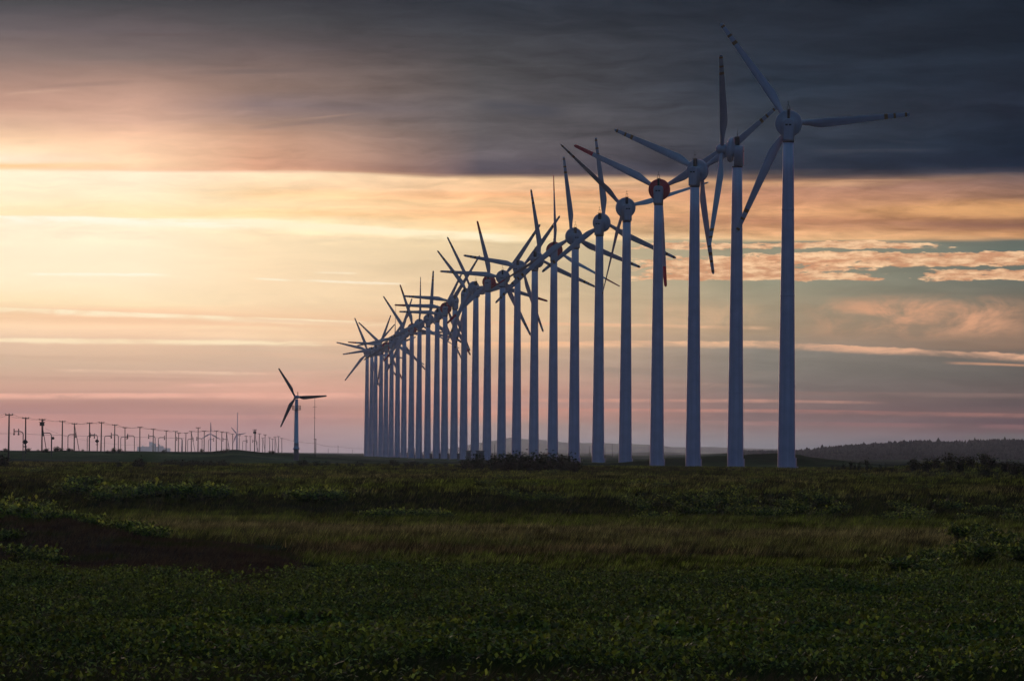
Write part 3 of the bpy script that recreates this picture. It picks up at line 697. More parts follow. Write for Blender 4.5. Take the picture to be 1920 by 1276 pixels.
# shrubs: three leafy bodies and one sapling, each with its stems
def shrub_mesh(seed, n, hgt, wid, leaf, c0, c1, upright=.2):
    r = np.random.default_rng(seed); nst = 9
    st = MB(); P = []
    for s in range(nst):
        a = r.uniform(0, 2*np.pi); l = r.uniform(.55, 1.0)*hgt; rr = r.uniform(.25, 1)*wid/2
        p0 = np.array((r.normal(0, .12), r.normal(0, .12), -.4)); p2 = np.array((rr*np.cos(a), rr*np.sin(a), l)); p1 = (p0+p2)/2+np.array((0, 0, .12*l))-.2*np.array((p2[0], p2[1], 0))
        st.tube([p0, p1, p2], [.035*hgt/2, .025*hgt/2, .008], 6)
        m = n//nst; t = r.uniform(.22, 1.05, m)[:, None]
        q = (1-t)**2*p0+2*t*(1-t)*p1+t*t*p2+r.normal(0, 1, (m, 3))*np.array((.13*wid, .13*wid, .08*hgt))*(.5+.7*t)
        P.append(q)
    P = np.concatenate(P); P[:, 2] = np.maximum(P[:, 2], .03)
    size = r.uniform(.7, 1.25, len(P))*leaf
    col = mixc(c0, c1, np.clip(r.random(len(P))**3*(.35+1.0*P[:, 2]/hgt), 0, 1))*(.7+.5*r.random(len(P)))[:, None]  # light from above put into the tint: leaves paler towards the shrub top
    v, f, c = leaves_arr(P, size, upright, col)
    return np_mesh('foliage', v, f, c, M_LEAF), st.mesh('stem', M_STEM)
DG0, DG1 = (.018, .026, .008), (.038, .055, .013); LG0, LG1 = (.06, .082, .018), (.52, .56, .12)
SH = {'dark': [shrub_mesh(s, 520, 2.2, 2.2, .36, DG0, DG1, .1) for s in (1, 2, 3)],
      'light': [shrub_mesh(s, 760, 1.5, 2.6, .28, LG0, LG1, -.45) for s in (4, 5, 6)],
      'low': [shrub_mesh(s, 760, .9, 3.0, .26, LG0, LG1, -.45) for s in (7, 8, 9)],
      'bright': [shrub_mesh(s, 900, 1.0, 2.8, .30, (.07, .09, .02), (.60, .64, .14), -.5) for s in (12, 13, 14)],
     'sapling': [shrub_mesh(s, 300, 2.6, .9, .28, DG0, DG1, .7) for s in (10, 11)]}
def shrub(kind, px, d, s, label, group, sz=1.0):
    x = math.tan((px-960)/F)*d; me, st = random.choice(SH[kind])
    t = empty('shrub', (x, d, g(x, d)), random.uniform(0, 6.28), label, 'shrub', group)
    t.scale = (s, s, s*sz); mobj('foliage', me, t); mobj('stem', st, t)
GR = 'dark shrubs in a row on the grass crest'
for px, s in ((872, .7), (892, 1.0), (905, .75), (926, .9), (940, 1.0), (952, 1.15), (966, 1.1), (984, 1.2), (996, 1.0), (1010, 1.15), (1024, 1.2), (1038, 1.15), (1050, .95), (1062, 1.1), (1076, .85)):
    shrub('dark', px, random.uniform(1130, 1185), s*1.3, 'dark big-leaved shrub in the row silhouetted on the grass crest', GR)
shrub('dark', 1079, 1080, .95, 'dark shrub standing forward of the crest row at its right end', GR); shrub('low', 1034, 1075, .8, 'low dark shrub in the grass just before the crest row', GR)
for px in (306, 316, 327, 335, 346, 356, 364, 375, 386, 396, 404, 415, 424): shrub('dark', px, random.uniform(1230, 1290), random.uniform(.5, .8) if px != 334 else 1.0, 'dark shrub in the hedge-like clump below the green slope on the left', 'dark hedge-like clump on the left', .8)
for px, s in ((225, .6), (258, .75), (266, .9), (5, 1.1), (14, .9)): shrub('dark', px, 1120, s, 'dark rounded shrub alone in the grass at far left', 'single shrubs in the left grass')
for px, s in ((538, .6), (549, .55), (566, .8), (573, .85), (580, .6), (596, .8), (606, .5), (615, .7), (634, .55), (656, .5), (672, .65), (680, .55), (712, .5), (737, .9), (745, .7), (762, .6), (776, .7), (784, .6), (800, .65), (820, .5), (838, .6), (857, .6)):
    shrub('dark', px, random.uniform(1240, 1310), s*.8, 'small dark shrub poking over the grass crest below the far towers', 'small shrubs along the far grass crest')
for px, s in ((1562, .7), (1572, .6), (1583, .9), (1596, 1.1), (1603, .8), (1612, .9), (1626, 1.2), (1634, .7), (1652, .8), (1662, .75), (1575, .5)):
    shrub('sapling' if s > .65 else 'dark', px, random.uniform(1180, 1240), s*.8, 'dark narrow sapling in the clump right of the tallest tower', 'saplings right of the tallest tower')
for px, dd, s in ((1690, 1010, .9), (1712, 1000, 1.0), (1735, 985, 1.1), (1756, 1000, 1.0), (1780, 1020, 1.1), (1800, 985, 1.2), (1822, 1000, 1.1), (1842, 1030, 1.1), (1862, 1000, 1.1), (1884, 985, 1.0), (1902, 970, 1.2), (1920, 980, 1.1), (1745, 1045, .9), (1815, 1050, .9), (1770, 950, .9), (1850, 950, 1.0), (1700, 960, .7)):
    shrub('low' if s < 1 else 'dark', px, dd, s*.85, 'dark green shrub covering the rounded mound at the right edge', 'shrubs on the right mound')
for px, dd, s in ((140, 640, .9), (160, 655, 1.1), (176, 640, .7), (205, 612, 1.0), (222, 618, 1.0), (242, 622, 1.0), (262, 625, 1.15), (285, 628, 1.2), (302, 625, .9), (326, 625, 1.1), (352, 628, 1.2), (404, 632, 1.1), (416, 628, .9), (566, 616, .9), (584, 626, 1.0), (604, 622, .9), (628, 616, 1.0)):
    shrub('bright', px, dd, s*1.25, 'bright green leafy shrub on the left half of the low bank', 'leafy shrubs on the low bank')
for px, dd, s in ((700, 566, .8), (722, 570, .9), (742, 568, 1.0), (765, 572, .9), (790, 566, .9), (815, 570, .9), (838, 566, .8)):
    shrub('bright', px, dd, s*.9, 'low leafy plant in the band at the foot of the bank', 'low plants at the bank foot')
for px, dd, s in ((912, 660, .8), (935, 650, .9), (955, 640, 1.0), (976, 632, 1.0), (1000, 625, .9), (1022, 636, .9), (1042, 628, .8)):
    shrub('low', px, dd, s*.8, 'pale straggly plant on the middle of the bank', 'straggly plants on the bank')
for q in range(26):
    px = 1195+q*15+random.uniform(-6, 6); shrub(random.choice(('low', 'light')), px, random.uniform(555, 610)+q*1.2, random.uniform(.7, 1.05), 'green leafy shrub along the foot of the bank right of centre', 'leafy shrubs at the bank foot on the right')
for q in range(16):
    shrub('low', random.uniform(1640, 1930), random.uniform(560, 610), random.uniform(.7, 1.0), 'dark leafy shrub at the bank foot near the right edge', 'shrubs at the bank foot near the right edge')
for q in range(26):
    px = random.uniform(1690, 1960); shrub(random.choice(('low', 'light', 'low')), px, random.uniform(335, 452)-(px < 1780)*45, random.uniform(.6, .95), 'leafy shrub in the dark thicket at the right edge of the meadow', 'thicket at the right edge of the meadow')
for q in range(24):
    px = -30+q*14.; dd = 405-.13*px+random.uniform(-8, 14)-(q > 17)*4
    shrub('bright', px, dd, random.uniform(.85, 1.2)*(1-.4*(q/24.)), 'bright leafy shrub on top of the brown mound at left', 'leafy shrubs along the top of the brown mound')
for q in range(14):
    shrub('light', random.uniform(-20, 78), random.uniform(450, 520), random.uniform(1.0, 1.4), 'pale leafy shrub in the clump at the left edge behind the mound', 'pale clump at the left edge')

for q in range(30):
    px = random.choice((random.gauss(108, 22), random.uniform(10, 250), random.uniform(10, 250), random.uniform(300, 520))); shrub('dark', px, random.uniform(1900, 2150), random.uniform(.3, .85), 'small dark shrub on the dune between the left utility poles', 'shrubs on the left dune', .8)
for q in range(34):
    shrub('low', random.uniform(-20, 1940), random.uniform(680, 1060), random.uniform(.45, .9), 'low dark leafy plant scattered in the raised grass flat', 'low plants scattered over the grass flat')
for px, dd, s in ((20, 352, .7), (62, 330, .9), (78, 326, .7), (95, 392, .8), (110, 322, .5), (215, 300, .5), (8, 310, .6)):
    shrub('low', px, dd, s, 'low plant growing on the bare brown mound', 'low plants on the brown mound')
# conifer wood on the ridge at right
def forest():
    n = 7000
    d = RNG.uniform(4700, 6560, n); px = RNG.uniform(1385, 2130, n); d[:1300] = RNG.uniform(6380, 6600, 1300)
    a = (px-960)/F; x = d*np.sin(a); y = d*np.cos(a); z = zg(x, y)-.4
    h = RNG.uniform(1.8, 5.0, n)*(.7+.6*vnoise(x/40., y/200., 77))*(.7+.5*sst(px, 1450, 1700)); h[RNG.random(n) < .03] *= 1.4
    w = h*RNG.uniform(.25, .6, n); seg = 7; VV = []; TT = []; CC = []; off = 0
    tiers = [(0.05, 1.0, .5), (.35, .72, .78), (.62, .45, 1.0)]
    for f0, rw, f1 in tiers:
        ang = np.arange(seg)*2*np.pi/seg
        rj = w[:, None]*rw*RNG.uniform(.55, 1.3, (n, seg))
        ring = np.stack([x[:, None]+rj*np.cos(ang), y[:, None]+rj*np.sin(ang), z[:, None]+h[:, None]*(f0+RNG.uniform(-.05, .05, (n, seg)))], -1)
        apex = np.stack([x+RNG.normal(0, .06, n)*w, y, z+h*f1], -1)[:, None]
        V = np.concatenate([ring, apex], 1).reshape(-1, 3)
        base = off+np.arange(n)[:, None]*(seg+1); j = np.arange(seg)[None]
        TT.append(np.stack([base+j, base+(j+1) % seg, np.broadcast_to(base+seg, (n, seg))], -1).reshape(-1, 3))
        c = np.array((.034, .036, .036))*RNG.uniform(.6, 1.4, n)[:, None]
        VV.append(V); CC.append(np.repeat(c, seg+1, 0)); off += len(V)
    o = link(bpy.data.objects.new('far_forest', np_mesh('far_forest', np.concatenate(VV), np.concatenate(TT), np.concatenate(CC), M_CONIF)))
    tag(o, 'dark far-off conifer wood along the right skyline', 'forest', kind='stuff')
forest()

# ---------------------------------------------------------------- haze
def haze():
    m = MB(); m.box((0, 0, 45), (32000, 32000, 60)); o = m.build('haze', new_haze())
    tag(o, 'thin dusk haze over the plain', 'haze', kind='stuff')
def new_haze():
    mt, nt, out = new_mat('haze_air'); v = nt.nodes.new('ShaderNodeVolumePrincipled')
    v.inputs['Color'].default_value = (.66, .78, 1.0, 1); v.inputs['Density'].default_value = HAZE; v.inputs['Anisotropy'].default_value = .72
    nt.links.new(v.outputs[0], out.inputs['Volume']); return mt
HAZE = 1.25e-5
haze()

# ---------------------------------------------------------------- sky
def s2l(c):
    return tuple(((v/255.)/12.92 if v/255. <= .04045 else ((v/255.+.055)/1.055)**2.4) for v in c)
def build_sky():
    w = bpy.data.worlds.new('World'); sc.world = w; w.use_nodes = True
    nt = w.node_tree; nt.nodes.clear(); L = nt.links
    def N(t): return nt.nodes.new(t)
    def put_(s, v):
        if isinstance(v, (int, float)): s.default_value = v
        else: L.new(v, s)
    def M(op, a, b=None, c=None, clamp=False):
        n = N('ShaderNodeMath'); n.operation = op; n.use_clamp = clamp; put_(n.inputs[0], a)
        if b is not None: put_(n.inputs[1], b)
        if c is not None: put_(n.inputs[2], c)
        return n.outputs[0]
    def MR(v, a, b, c=0., d=1., smooth=True):
        n = N('ShaderNodeMapRange'); n.interpolation_type = 'SMOOTHSTEP' if smooth else 'LINEAR'
        put_(n.inputs[0], v)
        for i, q in enumerate((a, b, c, d), 1): put_(n.inputs[i], q)
        return n.outputs[0]
    def noise(vec, scale, detail, rough=.5, dist=0.):
        n = N('ShaderNodeTexNoise'); n.inputs['Scale'].default_value = scale; n.inputs['Detail'].default_value = detail
        n.inputs['Roughness'].default_value = rough; n.inputs['Distortion'].default_value = dist; L.new(vec, n.inputs['Vector']); return n.outputs[0]
    def comb(a, b, c=0.):
        n = N('ShaderNodeCombineXYZ'); put_(n.inputs[0], a); put_(n.inputs[1], b); put_(n.inputs[2], c); return n.outputs[0]
    def mixc_(f, a, b):
        n = N('ShaderNodeMix'); n.data_type = 'RGBA'; put_(n.inputs[0], f)
        for s, v in ((n.inputs[6], a), (n.inputs[7], b)):
            if isinstance(v, tuple): s.default_value = (*v[:3], 1)
            else: L.new(v, s)
        return n.outputs[2]
    tc = N('ShaderNodeTexCoord'); sp = N('ShaderNodeSeparateXYZ'); L.new(tc.outputs['Generated'], sp.inputs[0])
    az = M('ARCTAN2', sp.outputs[0], sp.outputs[1]); el = M('ARCSINE', sp.outputs[2])
    A = M('MULTIPLY', az, F); B = M('MULTIPLY', M('SUBTRACT', el, PITCH), F)
    X0 = M('ADD', M('MULTIPLY_ADD', B, ROLL, A), 960.); Y = M('SUBTRACT', 638., M('MULTIPLY_ADD', A, -ROLL, B))
    # sky plane measured in 1/12400 radian steps: X0 to the right, Y downwards (horizon 850)
    X = M('MINIMUM', M('MAXIMUM', X0, -500.), 2420.)
    Y = M('MAXIMUM', Y, -300.)
    big = noise(comb(M('DIVIDE', X, 520.), M('DIVIDE', Y, 46.)), 1., 3, .5)
    fine = noise(comb(M('DIVIDE', X, 190.), M('DIVIDE', Y, 13.)), 1., 4, .55)
    bigc = M('SUBTRACT', big, .5); finec = M('SUBTRACT', fine, .5)
    # edges of the two main cloud decks
    e1x = [0, 480, 900, 1420, 1900]; e1y = [321, 321, 329, 336, 326]; e2y = [423, 440, 449, 449, 446]
    def curve(xs, ys):
        n = N('ShaderNodeValToRGB'); cr = n.color_ramp; lo, hi = min(ys), max(ys)
        cr.interpolation = 'EASE'
        for i, (a, b) in enumerate(zip(xs, ys)):
            e = cr.elements[i] if i < 2 else cr.elements.new(1.)
            e.position = a/1920.
        for e, b in zip(sorted(cr.elements, key=lambda q: q.position), ys):
            v = (b-lo)/(hi-lo); e.color = (v, v, v, 1)
        put_(n.inputs[0], M('DIVIDE', X, 1920.))
        return M('MULTIPLY_ADD', n.outputs[0], hi-lo, lo)
    e1 = curve(e1x, e1y); e2 = curve(e1x, e2y)
    calm = MR(Y, 560., 700., 1., .55)
    Yw = M('ADD', Y, M('MULTIPLY', M('MULTIPLY_ADD', bigc, 26., M('MULTIPLY', finec, 12.)), calm))
    edge_soft = M('ADD', Y, M('MULTIPLY_ADD', bigc, MR(X, 500., 1500., 14., 30.), M('MULTIPLY', finec, MR(X, 700., 1500., 6., 12.))))
    nearE = M('MULTIPLY', MR(M('ABSOLUTE', M('SUBTRACT', Y, e1)), 6., 26., 1., 0.), 1.)
    Yw = M('MULTIPLY_ADD', M('SUBTRACT', edge_soft, Yw), nearE, Yw)
    t01 = M('DIVIDE', M('SUBTRACT', Yw, e1), M('SUBTRACT', e2, e1), clamp=True)
    sh1 = M('SUBTRACT', 325., e1); sh2 = M('SUBTRACT', 445., e2)
    sh = M('MULTIPLY_ADD', M('SUBTRACT', sh2, sh1), t01, sh1)
    sh = M('MULTIPLY', sh, MR(Yw, 450., 600., 1., 0.))
    Yq = M('ADD', Yw, sh)
    V = M('DIVIDE', Yq, 860., clamp=True)
    def remap(y, x):
        a = np.interp(x, e1x, e1y); b = np.interp(x, e1x, e2y); t = min(max((y-a)/(b-a), 0), 1)
        s = (325-a)*(1-t)+(445-b)*t; k = 1-float(sst(y, 450, 600)); return y+s*k
    COLS = {
     0: [(0, (74, 74, 77)), (20, (86, 82, 86)), (60, (108, 98, 100)), (110, (140, 120, 114)), (160, (176, 141, 127)), (203, (203, 160, 140)), (232, (216, 176, 150)), (258, (247, 206, 168)), (285, (255, 226, 188)), (303, (255, 232, 204)), (312, (254, 208, 152)), (318, (253, 212, 165)), (323, (255, 236, 206)), (370, (254, 236, 200)), (400, (254, 230, 184)), (425, (254, 238, 208)), (520, (253, 234, 200)), (565, (252, 226, 184)), (588, (240, 200, 160)), (610, (253, 216, 178)), (640, (224, 190, 162)), (680, (206, 176, 152)), (728, (200, 158, 140)), (758, (174, 132, 125)), (774, (166, 130, 128)), (788, (188, 140, 134)), (812, (174, 138, 138)), (850, (164, 138, 142))],
     260: [(0, (70, 70, 74)), (60, (100, 90, 92)), (110, (126, 110, 106)), (150, (167, 135, 122)), (190, (199, 158, 139)), (228, (218, 174, 151)), (252, (242, 194, 162)), (280, (254, 209, 172)), (312, (254, 213, 173)), (318, (253, 206, 168)), (324, (255, 234, 204)), (370, (255, 236, 200)), (400, (254, 226, 178)), (425, (254, 237, 205)), (520, (253, 232, 198)), (570, (252, 226, 184)), (590, (246, 200, 162)), (615, (253, 214, 176)), (640, (232, 194, 162)), (685, (206, 174, 150)), (728, (202, 160, 142)), (758, (173, 133, 125)), (788, (180, 136, 130)), (812, (170, 136, 136)), (850, (160, 138, 142))],
     480: [(0, (62, 62, 67)), (40, (76, 74, 77)), (90, (104, 92, 92)), (130, (128, 108, 102)), (165, (140, 116, 106)), (200, (140, 120, 118)), (230, (172, 140, 124)), (262, (208, 162, 136)), (285, (222, 170, 140)), (312, (222, 166, 136)), (319, (230, 174, 142)), (324, (255, 226, 190)), (345, (255, 222, 180)), (362, (254, 214, 164)), (385, (255, 224, 178)), (402, (254, 214, 160)), (412, (255, 232, 190)), (440, (254, 228, 188)), (500, (253, 224, 184)), (560, (250, 220, 180)), (580, (249, 214, 174)), (600, (245, 200, 160)), (630, (250, 214, 176)), (648, (216, 184, 156)), (690, (204, 172, 150)), (715, (210, 166, 146)), (740, (214, 162, 144)), (762, (172, 134, 126)), (792, (166, 130, 130)), (850, (150, 134, 142))],
     900: [(0, (50, 55, 64)), (60, (62, 64, 70)), (130, (80, 78, 80)), (200, (92, 88, 90)), (250, (104, 98, 100)), (290, (106, 98, 102)), (316, (88, 82, 91)), (325, (98, 84, 88)), (333, (250, 206, 160)), (352, (253, 204, 158)), (362, (250, 188, 138)), (380, (253, 206, 154)), (400, (248, 190, 138)), (425, (254, 214, 160)), (442, (255, 230, 184)), (451, (230, 204, 162)), (500, (222, 196, 158)), (560, (232, 200, 160)), (600, (232, 196, 158)), (640, (226, 186, 152)), (680, (206, 172, 148)), (730, (206, 158, 140)), (752, (190, 150, 140)), (775, (202, 150, 134)), (800, (160, 140, 136)), (830, (140, 132, 138)), (850, (132, 128, 138))],
     1420: [(0, (38, 45, 56)), (80, (40, 47, 58)), (160, (43, 53, 66)), (230, (56, 63, 74)), (280, (51, 59, 72)), (318, (48, 54, 68)), (330, (84, 78, 82)), (338, (126, 102, 94)), (346, (216, 164, 124)), (355, (184, 134, 108)), (375, (200, 144, 110)), (398, (224, 166, 122)), (415, (198, 140, 108)), (435, (218, 162, 118)), (446, (242, 194, 144)), (453, (146, 142, 120)), (530, (152, 148, 126)), (580, (160, 146, 122)), (620, (166, 144, 120)), (642, (158, 140, 122)), (658, (136, 130, 120)), (690, (128, 122, 114)), (730, (124, 114, 110)), (750, (134, 114, 110)), (770, (122, 104, 104)), (800, (130, 112, 112)), (825, (122, 120, 126)), (850, (116, 118, 128))],
     1900: [(0, (29, 38, 50)), (100, (30, 39, 51)), (200, (36, 44, 58)), (270, (30, 41, 56)), (312, (30, 40, 56)), (324, (58, 58, 68)), (334, (98, 84, 83)), (348, (136, 106, 96)), (372, (150, 112, 92)), (388, (212, 156, 106)), (405, (202, 148, 104)), (421, (142, 102, 86)), (432, (178, 128, 96)), (443, (206, 152, 106)), (450, (106, 112, 104)), (475, (102, 112, 104)), (530, (112, 114, 104)), (580, (122, 112, 98)), (610, (134, 114, 98)), (650, (138, 114, 98)), (662, (108, 102, 96)), (700, (96, 92, 88)), (735, (100, 90, 88)), (760, (92, 82, 84)), (778, (108, 88, 88)), (790, (92, 80, 86)), (805, (98, 82, 86)), (822, (92, 86, 94)), (850, (84, 84, 96))]}
    prev = None; xs = sorted(COLS)
    for i, x in enumerate(xs):
        n = N('ShaderNodeValToRGB'); cr = n.color_ramp; st = [(min(max(remap(y, x)/860., 0), 1), s2l(c)) for y, c in COLS[x]]
        while len(cr.elements) < len(st): cr.elements.new(1.)
        for e, (p_, c_) in zip(cr.elements, st): e.position = 1.0 if False else p_; 
        els = list(cr.elements)
        for e, (p_, c_) in zip(els, st): e.color = (*c_, 1)
        L.new(V, n.inputs[0])
        if prev is None: prev = n.outputs[0]
        else: prev = mixc_(MR(X, float(xs[i-1]), float(x), smooth=False), prev, n.outputs[0])
    C = prev
    # soft streaky modelling of the cloud decks
    wx = M('MULTIPLY', M('SUBTRACT', noise(comb(M('DIVIDE', X, 210.), M('DIVIDE', Y, 60.), 5.5), 1., 3, .55), .5), 1.0)
    st1 = noise(comb(M('DIVIDE', M('MULTIPLY_ADD', wx, 160., X), 150.), M('DIVIDE', M('MULTIPLY_ADD', wx, 42., Yw), 22.), 3.3), 1., 6, .6, .3)
    st2 = noise(comb(M('DIVIDE', X, 360.), M('DIVIDE', M('MULTIPLY_ADD', wx, 60., Y), 48.), 7.7), 1., 5, .55, .4)
    amp = M('MULTIPLY', MR(Y, 440., 470., 1., .35), MR(X, 0., 1300., .30, 1.))
    mod = M('MULTIPLY_ADD', M('MULTIPLY', M('ADD', M('SUBTRACT', st1, .5), M('SUBTRACT', st2, .5)), amp), .95, MR(X, 200., 900., 1.04, 1.))
    mot = noise(comb(M('DIVIDE', M('MULTIPLY_ADD', wx, 90., X), 120.), M('DIVIDE', M('MULTIPLY_ADD', wx, 30., Y), 17.), 8.8), 1., 6, .6, .4)
    mm = M('MULTIPLY', MR(X, 850., 1250.), M('MULTIPLY', MR(Y, 332., 350.), MR(Y, 440., 452., 1., 0.)))
    mod = M('MULTIPLY_ADD', M('MULTIPLY', M('SUBTRACT', mot, .5), mm), .95, mod)
    def scale(c, f):
        n = N('ShaderNodeVectorMath'); n.operation = 'SCALE'; L.new(c, n.inputs[0]); put_(n.inputs['Scale'], f); return n.outputs[0]
    C = scale(C, mod)
    wig = M('MULTIPLY_ADD', finec, 9., M('MULTIPLY', bigc, 8.))
    puff = noise(comb(M('DIVIDE', X, 46.), M('DIVIDE', Y, 11.), 1.7), 1., 5, .6)
    puffc = M('SUBTRACT', puff, .5)
    def streak(c, x0, y0, x1, y1, tt, tb, col, op, fl=120., fr=120., soft=1.0, pf=0.0):
        sl = (y1-y0)/(x1-x0)
        dy = M('ADD', M('SUBTRACT', Y, M('MULTIPLY_ADD', X, sl, y0-sl*x0)), M('MULTIPLY', wig, .95*soft))
        if pf: dy = M('MULTIPLY_ADD', puffc, pf*1.9, dy)
        f = M('MULTIPLY', MR(dy, -tt, 0.), MR(dy, tb*.25, tb, 1., 0.))
        xm = M('MULTIPLY', MR(X, x0, x0+fl), MR(X, x1-fr, x1, 1., 0.))
        f = M('MULTIPLY', M('MULTIPLY', f, xm), M('MULTIPLY', MR(st1, .3, .62, .2, 1.), op), clamp=True)
        return mixc_(f, c, s2l(col))
    S = [(-900, 391, 620, 417, 3, 20, (255, 251, 230), .95, 60, 200, .6, 2), (300, 405, 1010, 446, 7, 16, (255, 242, 206), .85, 200, 100, 1., 5),
         (45, 513, 330, 514, 2, 6, (254, 247, 222), .95, 40, 60, .3, 3), (470, 521, 560, 526, 2, 4, (254, 240, 212), .8, 20, 40, .2, 0), (580, 510, 680, 512, 2, 4, (253, 234, 204), .7, 30, 30, .2, 0),
         (540, 524, 790, 533, 2, 5, (254, 238, 210), .85, 80, 60, .3, 2), (-900, 545, 800, 608, 3, 12, (255, 240, 206), .85, 60, 200, .35, 2), (-900, 628, 640, 642, 4, 10, (254, 232, 194), .85, 60, 60, .35, 3),
         (560, 640, 960, 642, 3, 9, (250, 206, 168), .6, 60, 100, .4, 2), (300, 610, 620, 616, 3, 8, (254, 224, 186), .5, 80, 80, .5, 2), (880, 603, 1460, 613, 3, 7, (238, 188, 150), .75, 80, 50, .3, 2),
         (860, 643, 1500, 640, 3, 14, (244, 192, 152), .85, 80, 60, .35, 5), (1400, 640, 2400, 688, 3, 15, (232, 178, 144), .9, 60, 60, .3, 7),
         (90, 693, 540, 700, 3, 6, (232, 198, 172), .75, 60, 80, .4, 2), (300, 722, 620, 716, 3, 8, (232, 182, 162), .6, 80, 80, .5, 3), (-900, 741, 800, 738, 4, 12, (236, 180, 160), .8, 60, 200, .25, 0),
         (760, 748, 1460, 750, 3, 7, (204, 152, 134), .8, 100, 40, .25, 0), (1400, 749, 1680, 754, 2, 6, (180, 138, 124), .8, 30, 120, .2, 0), (900, 766, 1500, 768, 2, 7, (190, 138, 124), .75, 100, 30, .2, 0), (1400, 766, 2400, 786, 2, 10, (160, 116, 108), .6, 40, 60, .2, 0),
         (1400, 790, 2300, 803, 3, 10, (140, 106, 106), .55, 30, 60, .2, 0), (1760, 678, 2100, 690, 2, 5, (200, 150, 120), .8, 40, 100, .2, 1), (1440, 734, 2000, 740, 3, 10, (134, 112, 106), .6, 40, 100, .3, 0), (1000, 784, 1500, 792, 3, 9, (166, 130, 124), .6, 80, 40, .2, 0),
         (-900, 590, 500, 600, 4, 14, (240, 196, 158), .55, 60, 160, .8, 4), (420, 596, 700, 606, 3, 8, (236, 188, 152), .6, 80, 60, .8, 3), (-200, 664, 420, 672, 6, 12, (206, 170, 146), .5, 100, 160, .9, 3), (250, 655, 700, 668, 5, 10, (222, 184, 156), .5, 120, 100, .9, 3),
         (-200, 706, 480, 712, 5, 9, (190, 152, 136), .5, 100, 160, .9, 3), (420, 700, 700, 694, 4, 8, (224, 178, 156), .5, 80, 80, .9, 3), (-900, 776, 900, 780, 4, 9, (198, 148, 140), .4, 60, 200, .7, 2), (700, 694, 1100, 700, 6, 14, (206, 168, 146), .45, 100, 120, .9, 4), (1050, 690, 1500, 700, 6, 16, (140, 130, 120), .5, 120, 100, .9, 4), (1000, 716, 1480, 722, 4, 9, (176, 144, 130), .45, 120, 100, .9, 3),
         (1500, 343, 1700, 346, 3, 8, (212, 164, 128), .7, 60, 80, .3, 0), (1600, 388, 2300, 400, 8, 22, (222, 166, 112), .7, 120, 100, .8, 4), (1700, 416, 2300, 422, 8, 14, (140, 100, 84), .75, 120, 100, .8, 2), (1560, 372, 1720, 384, 4, 12, (216, 160, 118), .5, 60, 60, .8, 3),
         (20, 168, 300, 150, 5, 6, (158, 128, 118), .6, 60, 100, .5, 0), (0, 178, 160, 168, 3, 6, (206, 168, 146), .5, 20, 80, .4, 0), (200, 66, 460, 66, 5, 6, (100, 86, 86), .5, 60, 80, .6, 0), (330, 136, 640, 130, 5, 7, (112, 98, 96), .55, 100, 100, .7, 0),
         (440, 242, 700, 216, 3, 9, (128, 110, 106), .6, 80, 100, .5, 0), (440, 236, 700, 210, 3, 4, (172, 142, 126), .5, 80, 100, .5, 0), (870, 198, 1080, 205, 18, 26, (66, 68, 78), .6, 60, 60, 1., 0), (1430, 128, 1640, 122, 4, 8, (36, 40, 52), .6, 60, 90, .5, 0),
         (1480, 266, 1760, 262, 5, 12, (32, 42, 56), .6, 80, 80, .8, 0), (1500, 283, 1800, 281, 3, 7, (62, 66, 76), .6, 60, 120, .6, 0), (1500, 300, 2300, 300, 6, 12, (34, 42, 58), .55, 60, 100, .8, 0), (1640, 262, 1740, 270, 3, 5, (56, 62, 74), .5, 40, 40, .5, 0)]
    for s_ in S: C = streak(C, *s_)
    # broken altocumulus lines right of centre
    ac = noise(comb(M('DIVIDE', X, 46.), M('DIVIDE', M('ADD', Y, M('MULTIPLY', bigc, 10.)), 10.5), 9.1), 1., 8, .66)
    acb = noise(comb(M('DIVIDE', X, 300.), M('DIVIDE', Y, 36.), 4.1), 1., 2, .5)
    def band(c, yt, yb, x0, x1, x2, x3, thr0, sl=0.0):
        yy = M('MULTIPLY_ADD', puffc, 13., M('MULTIPLY_ADD', M('SUBTRACT', acb, .5), 16., Y))
        env = M('MULTIPLY', M('MULTIPLY', MR(yy, yt-6., yt+5.), MR(yy, yb-7., yb+4., 1., 0.)), M('MULTIPLY', MR(X, x0, x1), MR(X, x2, x3, 1., 0.)))
        dens = M('ADD', M('MULTIPLY_ADD', M('SUBTRACT', acb, .5), .9, ac), M('MULTIPLY_ADD', env, .55, -.55))
        f = M('MULTIPLY', MR(dens, thr0, thr0+.11), MR(env, .02, .15))
        lit = MR(M('ADD', ac, M('MULTIPLY', puffc, .8)), .35, .72)
        colr = mixc_(lit, s2l((206, 148, 112)), s2l((250, 206, 162)))
        return mixc_(M('MULTIPLY', f, .92), c, colr)
    C = band(C, 452., 470., 1030., 1250., 1740., 1900., .31)
    C = band(C, 476., 530., 1060., 1230., 1540., 1880., .335)
    C = band(C, 473., 503., 1300., 1420., 2300., 2400., .31)
    C = band(C, 502., 530., 1600., 1790., 2300., 2400., .33)
    # wind-torn cirrus
    wv = comb(M('DIVIDE', M('MULTIPLY_ADD', Y, -.9, X), 120.), M('DIVIDE', M('MULTIPLY_ADD', X, .25, Y), 60.), 2.2)
    ci = noise(wv, 1., 7, .62, .5)
    def wisp(c, x0, x1, x2, x3, y0, y1, y2, y3, op, col):
        env = M('MULTIPLY', M('MULTIPLY', MR(X, x0, x1), MR(X, x2, x3, 1., 0.)), M('MULTIPLY', MR(M('MULTIPLY_ADD', puffc, 14., Y), y0, y1), MR(Y, y2, y3, 1., 0.)))
        return mixc_(M('MULTIPLY', M('MULTIPLY', env, MR(ci, .34, .66)), op), c, s2l(col))
    C = wisp(C, 1470., 1650., 1830., 1980., 548., 580., 606., 645., 1.0, (214, 160, 126))
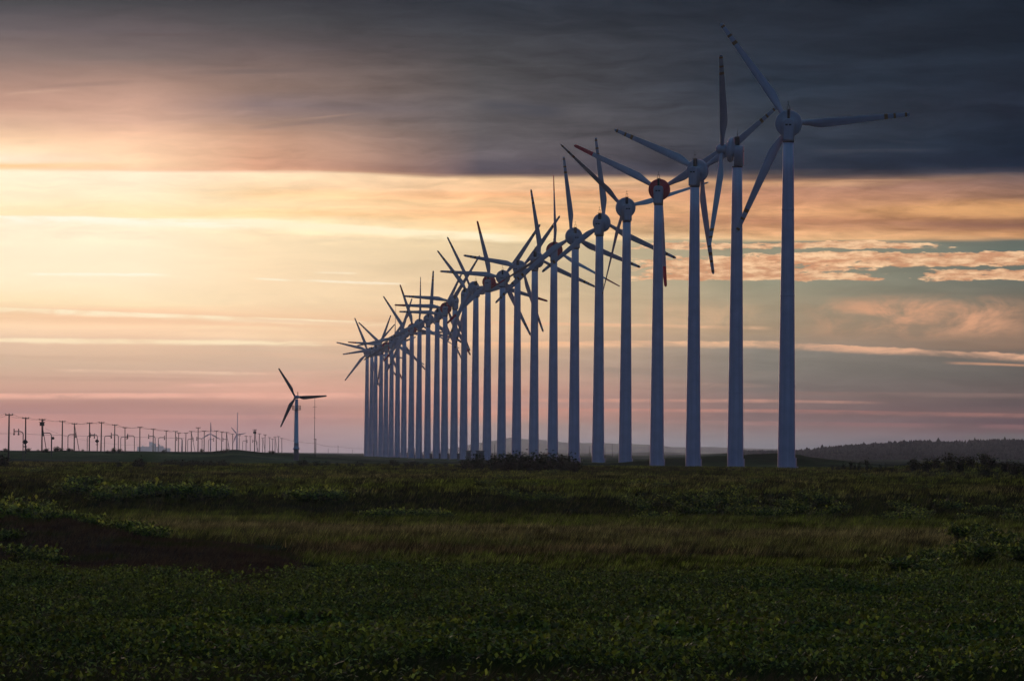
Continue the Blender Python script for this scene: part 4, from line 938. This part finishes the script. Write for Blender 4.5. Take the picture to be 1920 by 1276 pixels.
    C = wisp(C, 1180., 1260., 1360., 1460., 555., 590., 600., 630., .55, (222, 178, 140))
    # the rest of the dome: clear dusk sky
    sk = N('ShaderNodeTexSky'); sk.sky_type = 'NISHITA'; sk.sun_disc = False
    sk.sun_elevation = rad(SUN_EL); sk.sun_rotation = rad(SUN_AZ); sk.altitude = 20; sk.dust_density = 2.0; sk.ozone_density = 5.0
    vm = N('ShaderNodeVectorMath'); vm.operation = 'MULTIPLY'; L.new(sk.outputs[0], vm.inputs[0])
    L.new(mixc_(MR(el, rad(8.), rad(45.)), (.37, .074, .10), (.95, .56, .29)), vm.inputs[1]); dome = vm.outputs[0]   # added tint: low sky reddened for the towers, overhead brightened to light the plants
    up = MR(el, rad(4.2), rad(13.)); sd = MR(M('ABSOLUTE', az), rad(9.), rad(40.))
    f = M('MAXIMUM', up, sd)
    C = mixc_(f, C, dome)
    # the sky stands beyond the haze: brighter by what the air takes, less by what the air adds
    ln = M('MINIMUM', M('DIVIDE', 104., M('MAXIMUM', M('SINE', M('MAXIMUM', el, .0001)), .0005)), 32000.)
    T = M('EXPONENT', M('MULTIPLY', ln, -HAZE)); IT = M('SUBTRACT', 1., T)
    add = mixc_(MR(X, 0., 1920., smooth=False), AIR_L, AIR_R)
    sub = N('ShaderNodeVectorMath'); sub.operation = 'SUBTRACT'; L.new(C, sub.inputs[0]); L.new(scale(add, IT), sub.inputs[1])
    C = scale(sub.outputs[0], M('DIVIDE', 1., T))
    mxv = N('ShaderNodeVectorMath'); mxv.operation = 'MAXIMUM'; L.new(C, mxv.inputs[0]); mxv.inputs[1].default_value = (.002, .002, .002); C = mxv.outputs[0]
    bg = N('ShaderNodeBackground'); L.new(C, bg.inputs[0]); bg.inputs[1].default_value = 1.0
    o = N('ShaderNodeOutputWorld'); L.new(bg.outputs[0], o.inputs[0])
    w.cycles.sampling_method = 'MANUAL'; w.cycles.sample_map_resolution = 2048
SUN_EL = 2.6; SUN_AZ = -5.0; DOME = .09; AIR_L = (.50, .46, .50); AIR_R = (.34, .33, .36)
build_sky()
sun = bpy.data.lights.new('sun', 'SUN'); so = bpy.data.objects.new('sun', sun); COL.objects.link(so)
sun.energy = .6; sun.angle = rad(10); sun.color = (1, .78, .6)
e_, a_ = rad(SUN_EL), rad(SUN_AZ)
so.rotation_euler = Vector((math.sin(a_)*math.cos(e_), math.cos(a_)*math.cos(e_), math.sin(e_))).to_track_quat('Z', 'Y').to_euler()

# ---------------------------------------------------------------- render settings
vs = sc.view_settings; vs.view_transform = 'Standard'; vs.look = 'None'; vs.exposure = 0; vs.gamma = 1
sc.cycles.use_denoising = True; sc.cycles.denoising_prefilter = 'ACCURATE'
sc.cycles.max_bounces = 6; sc.cycles.diffuse_bounces = 2; sc.cycles.transparent_max_bounces = 4; sc.cycles.volume_bounces = 0
sc.cycles.sample_clamp_indirect = 1.5; sc.cycles.sample_clamp_direct = 2.5
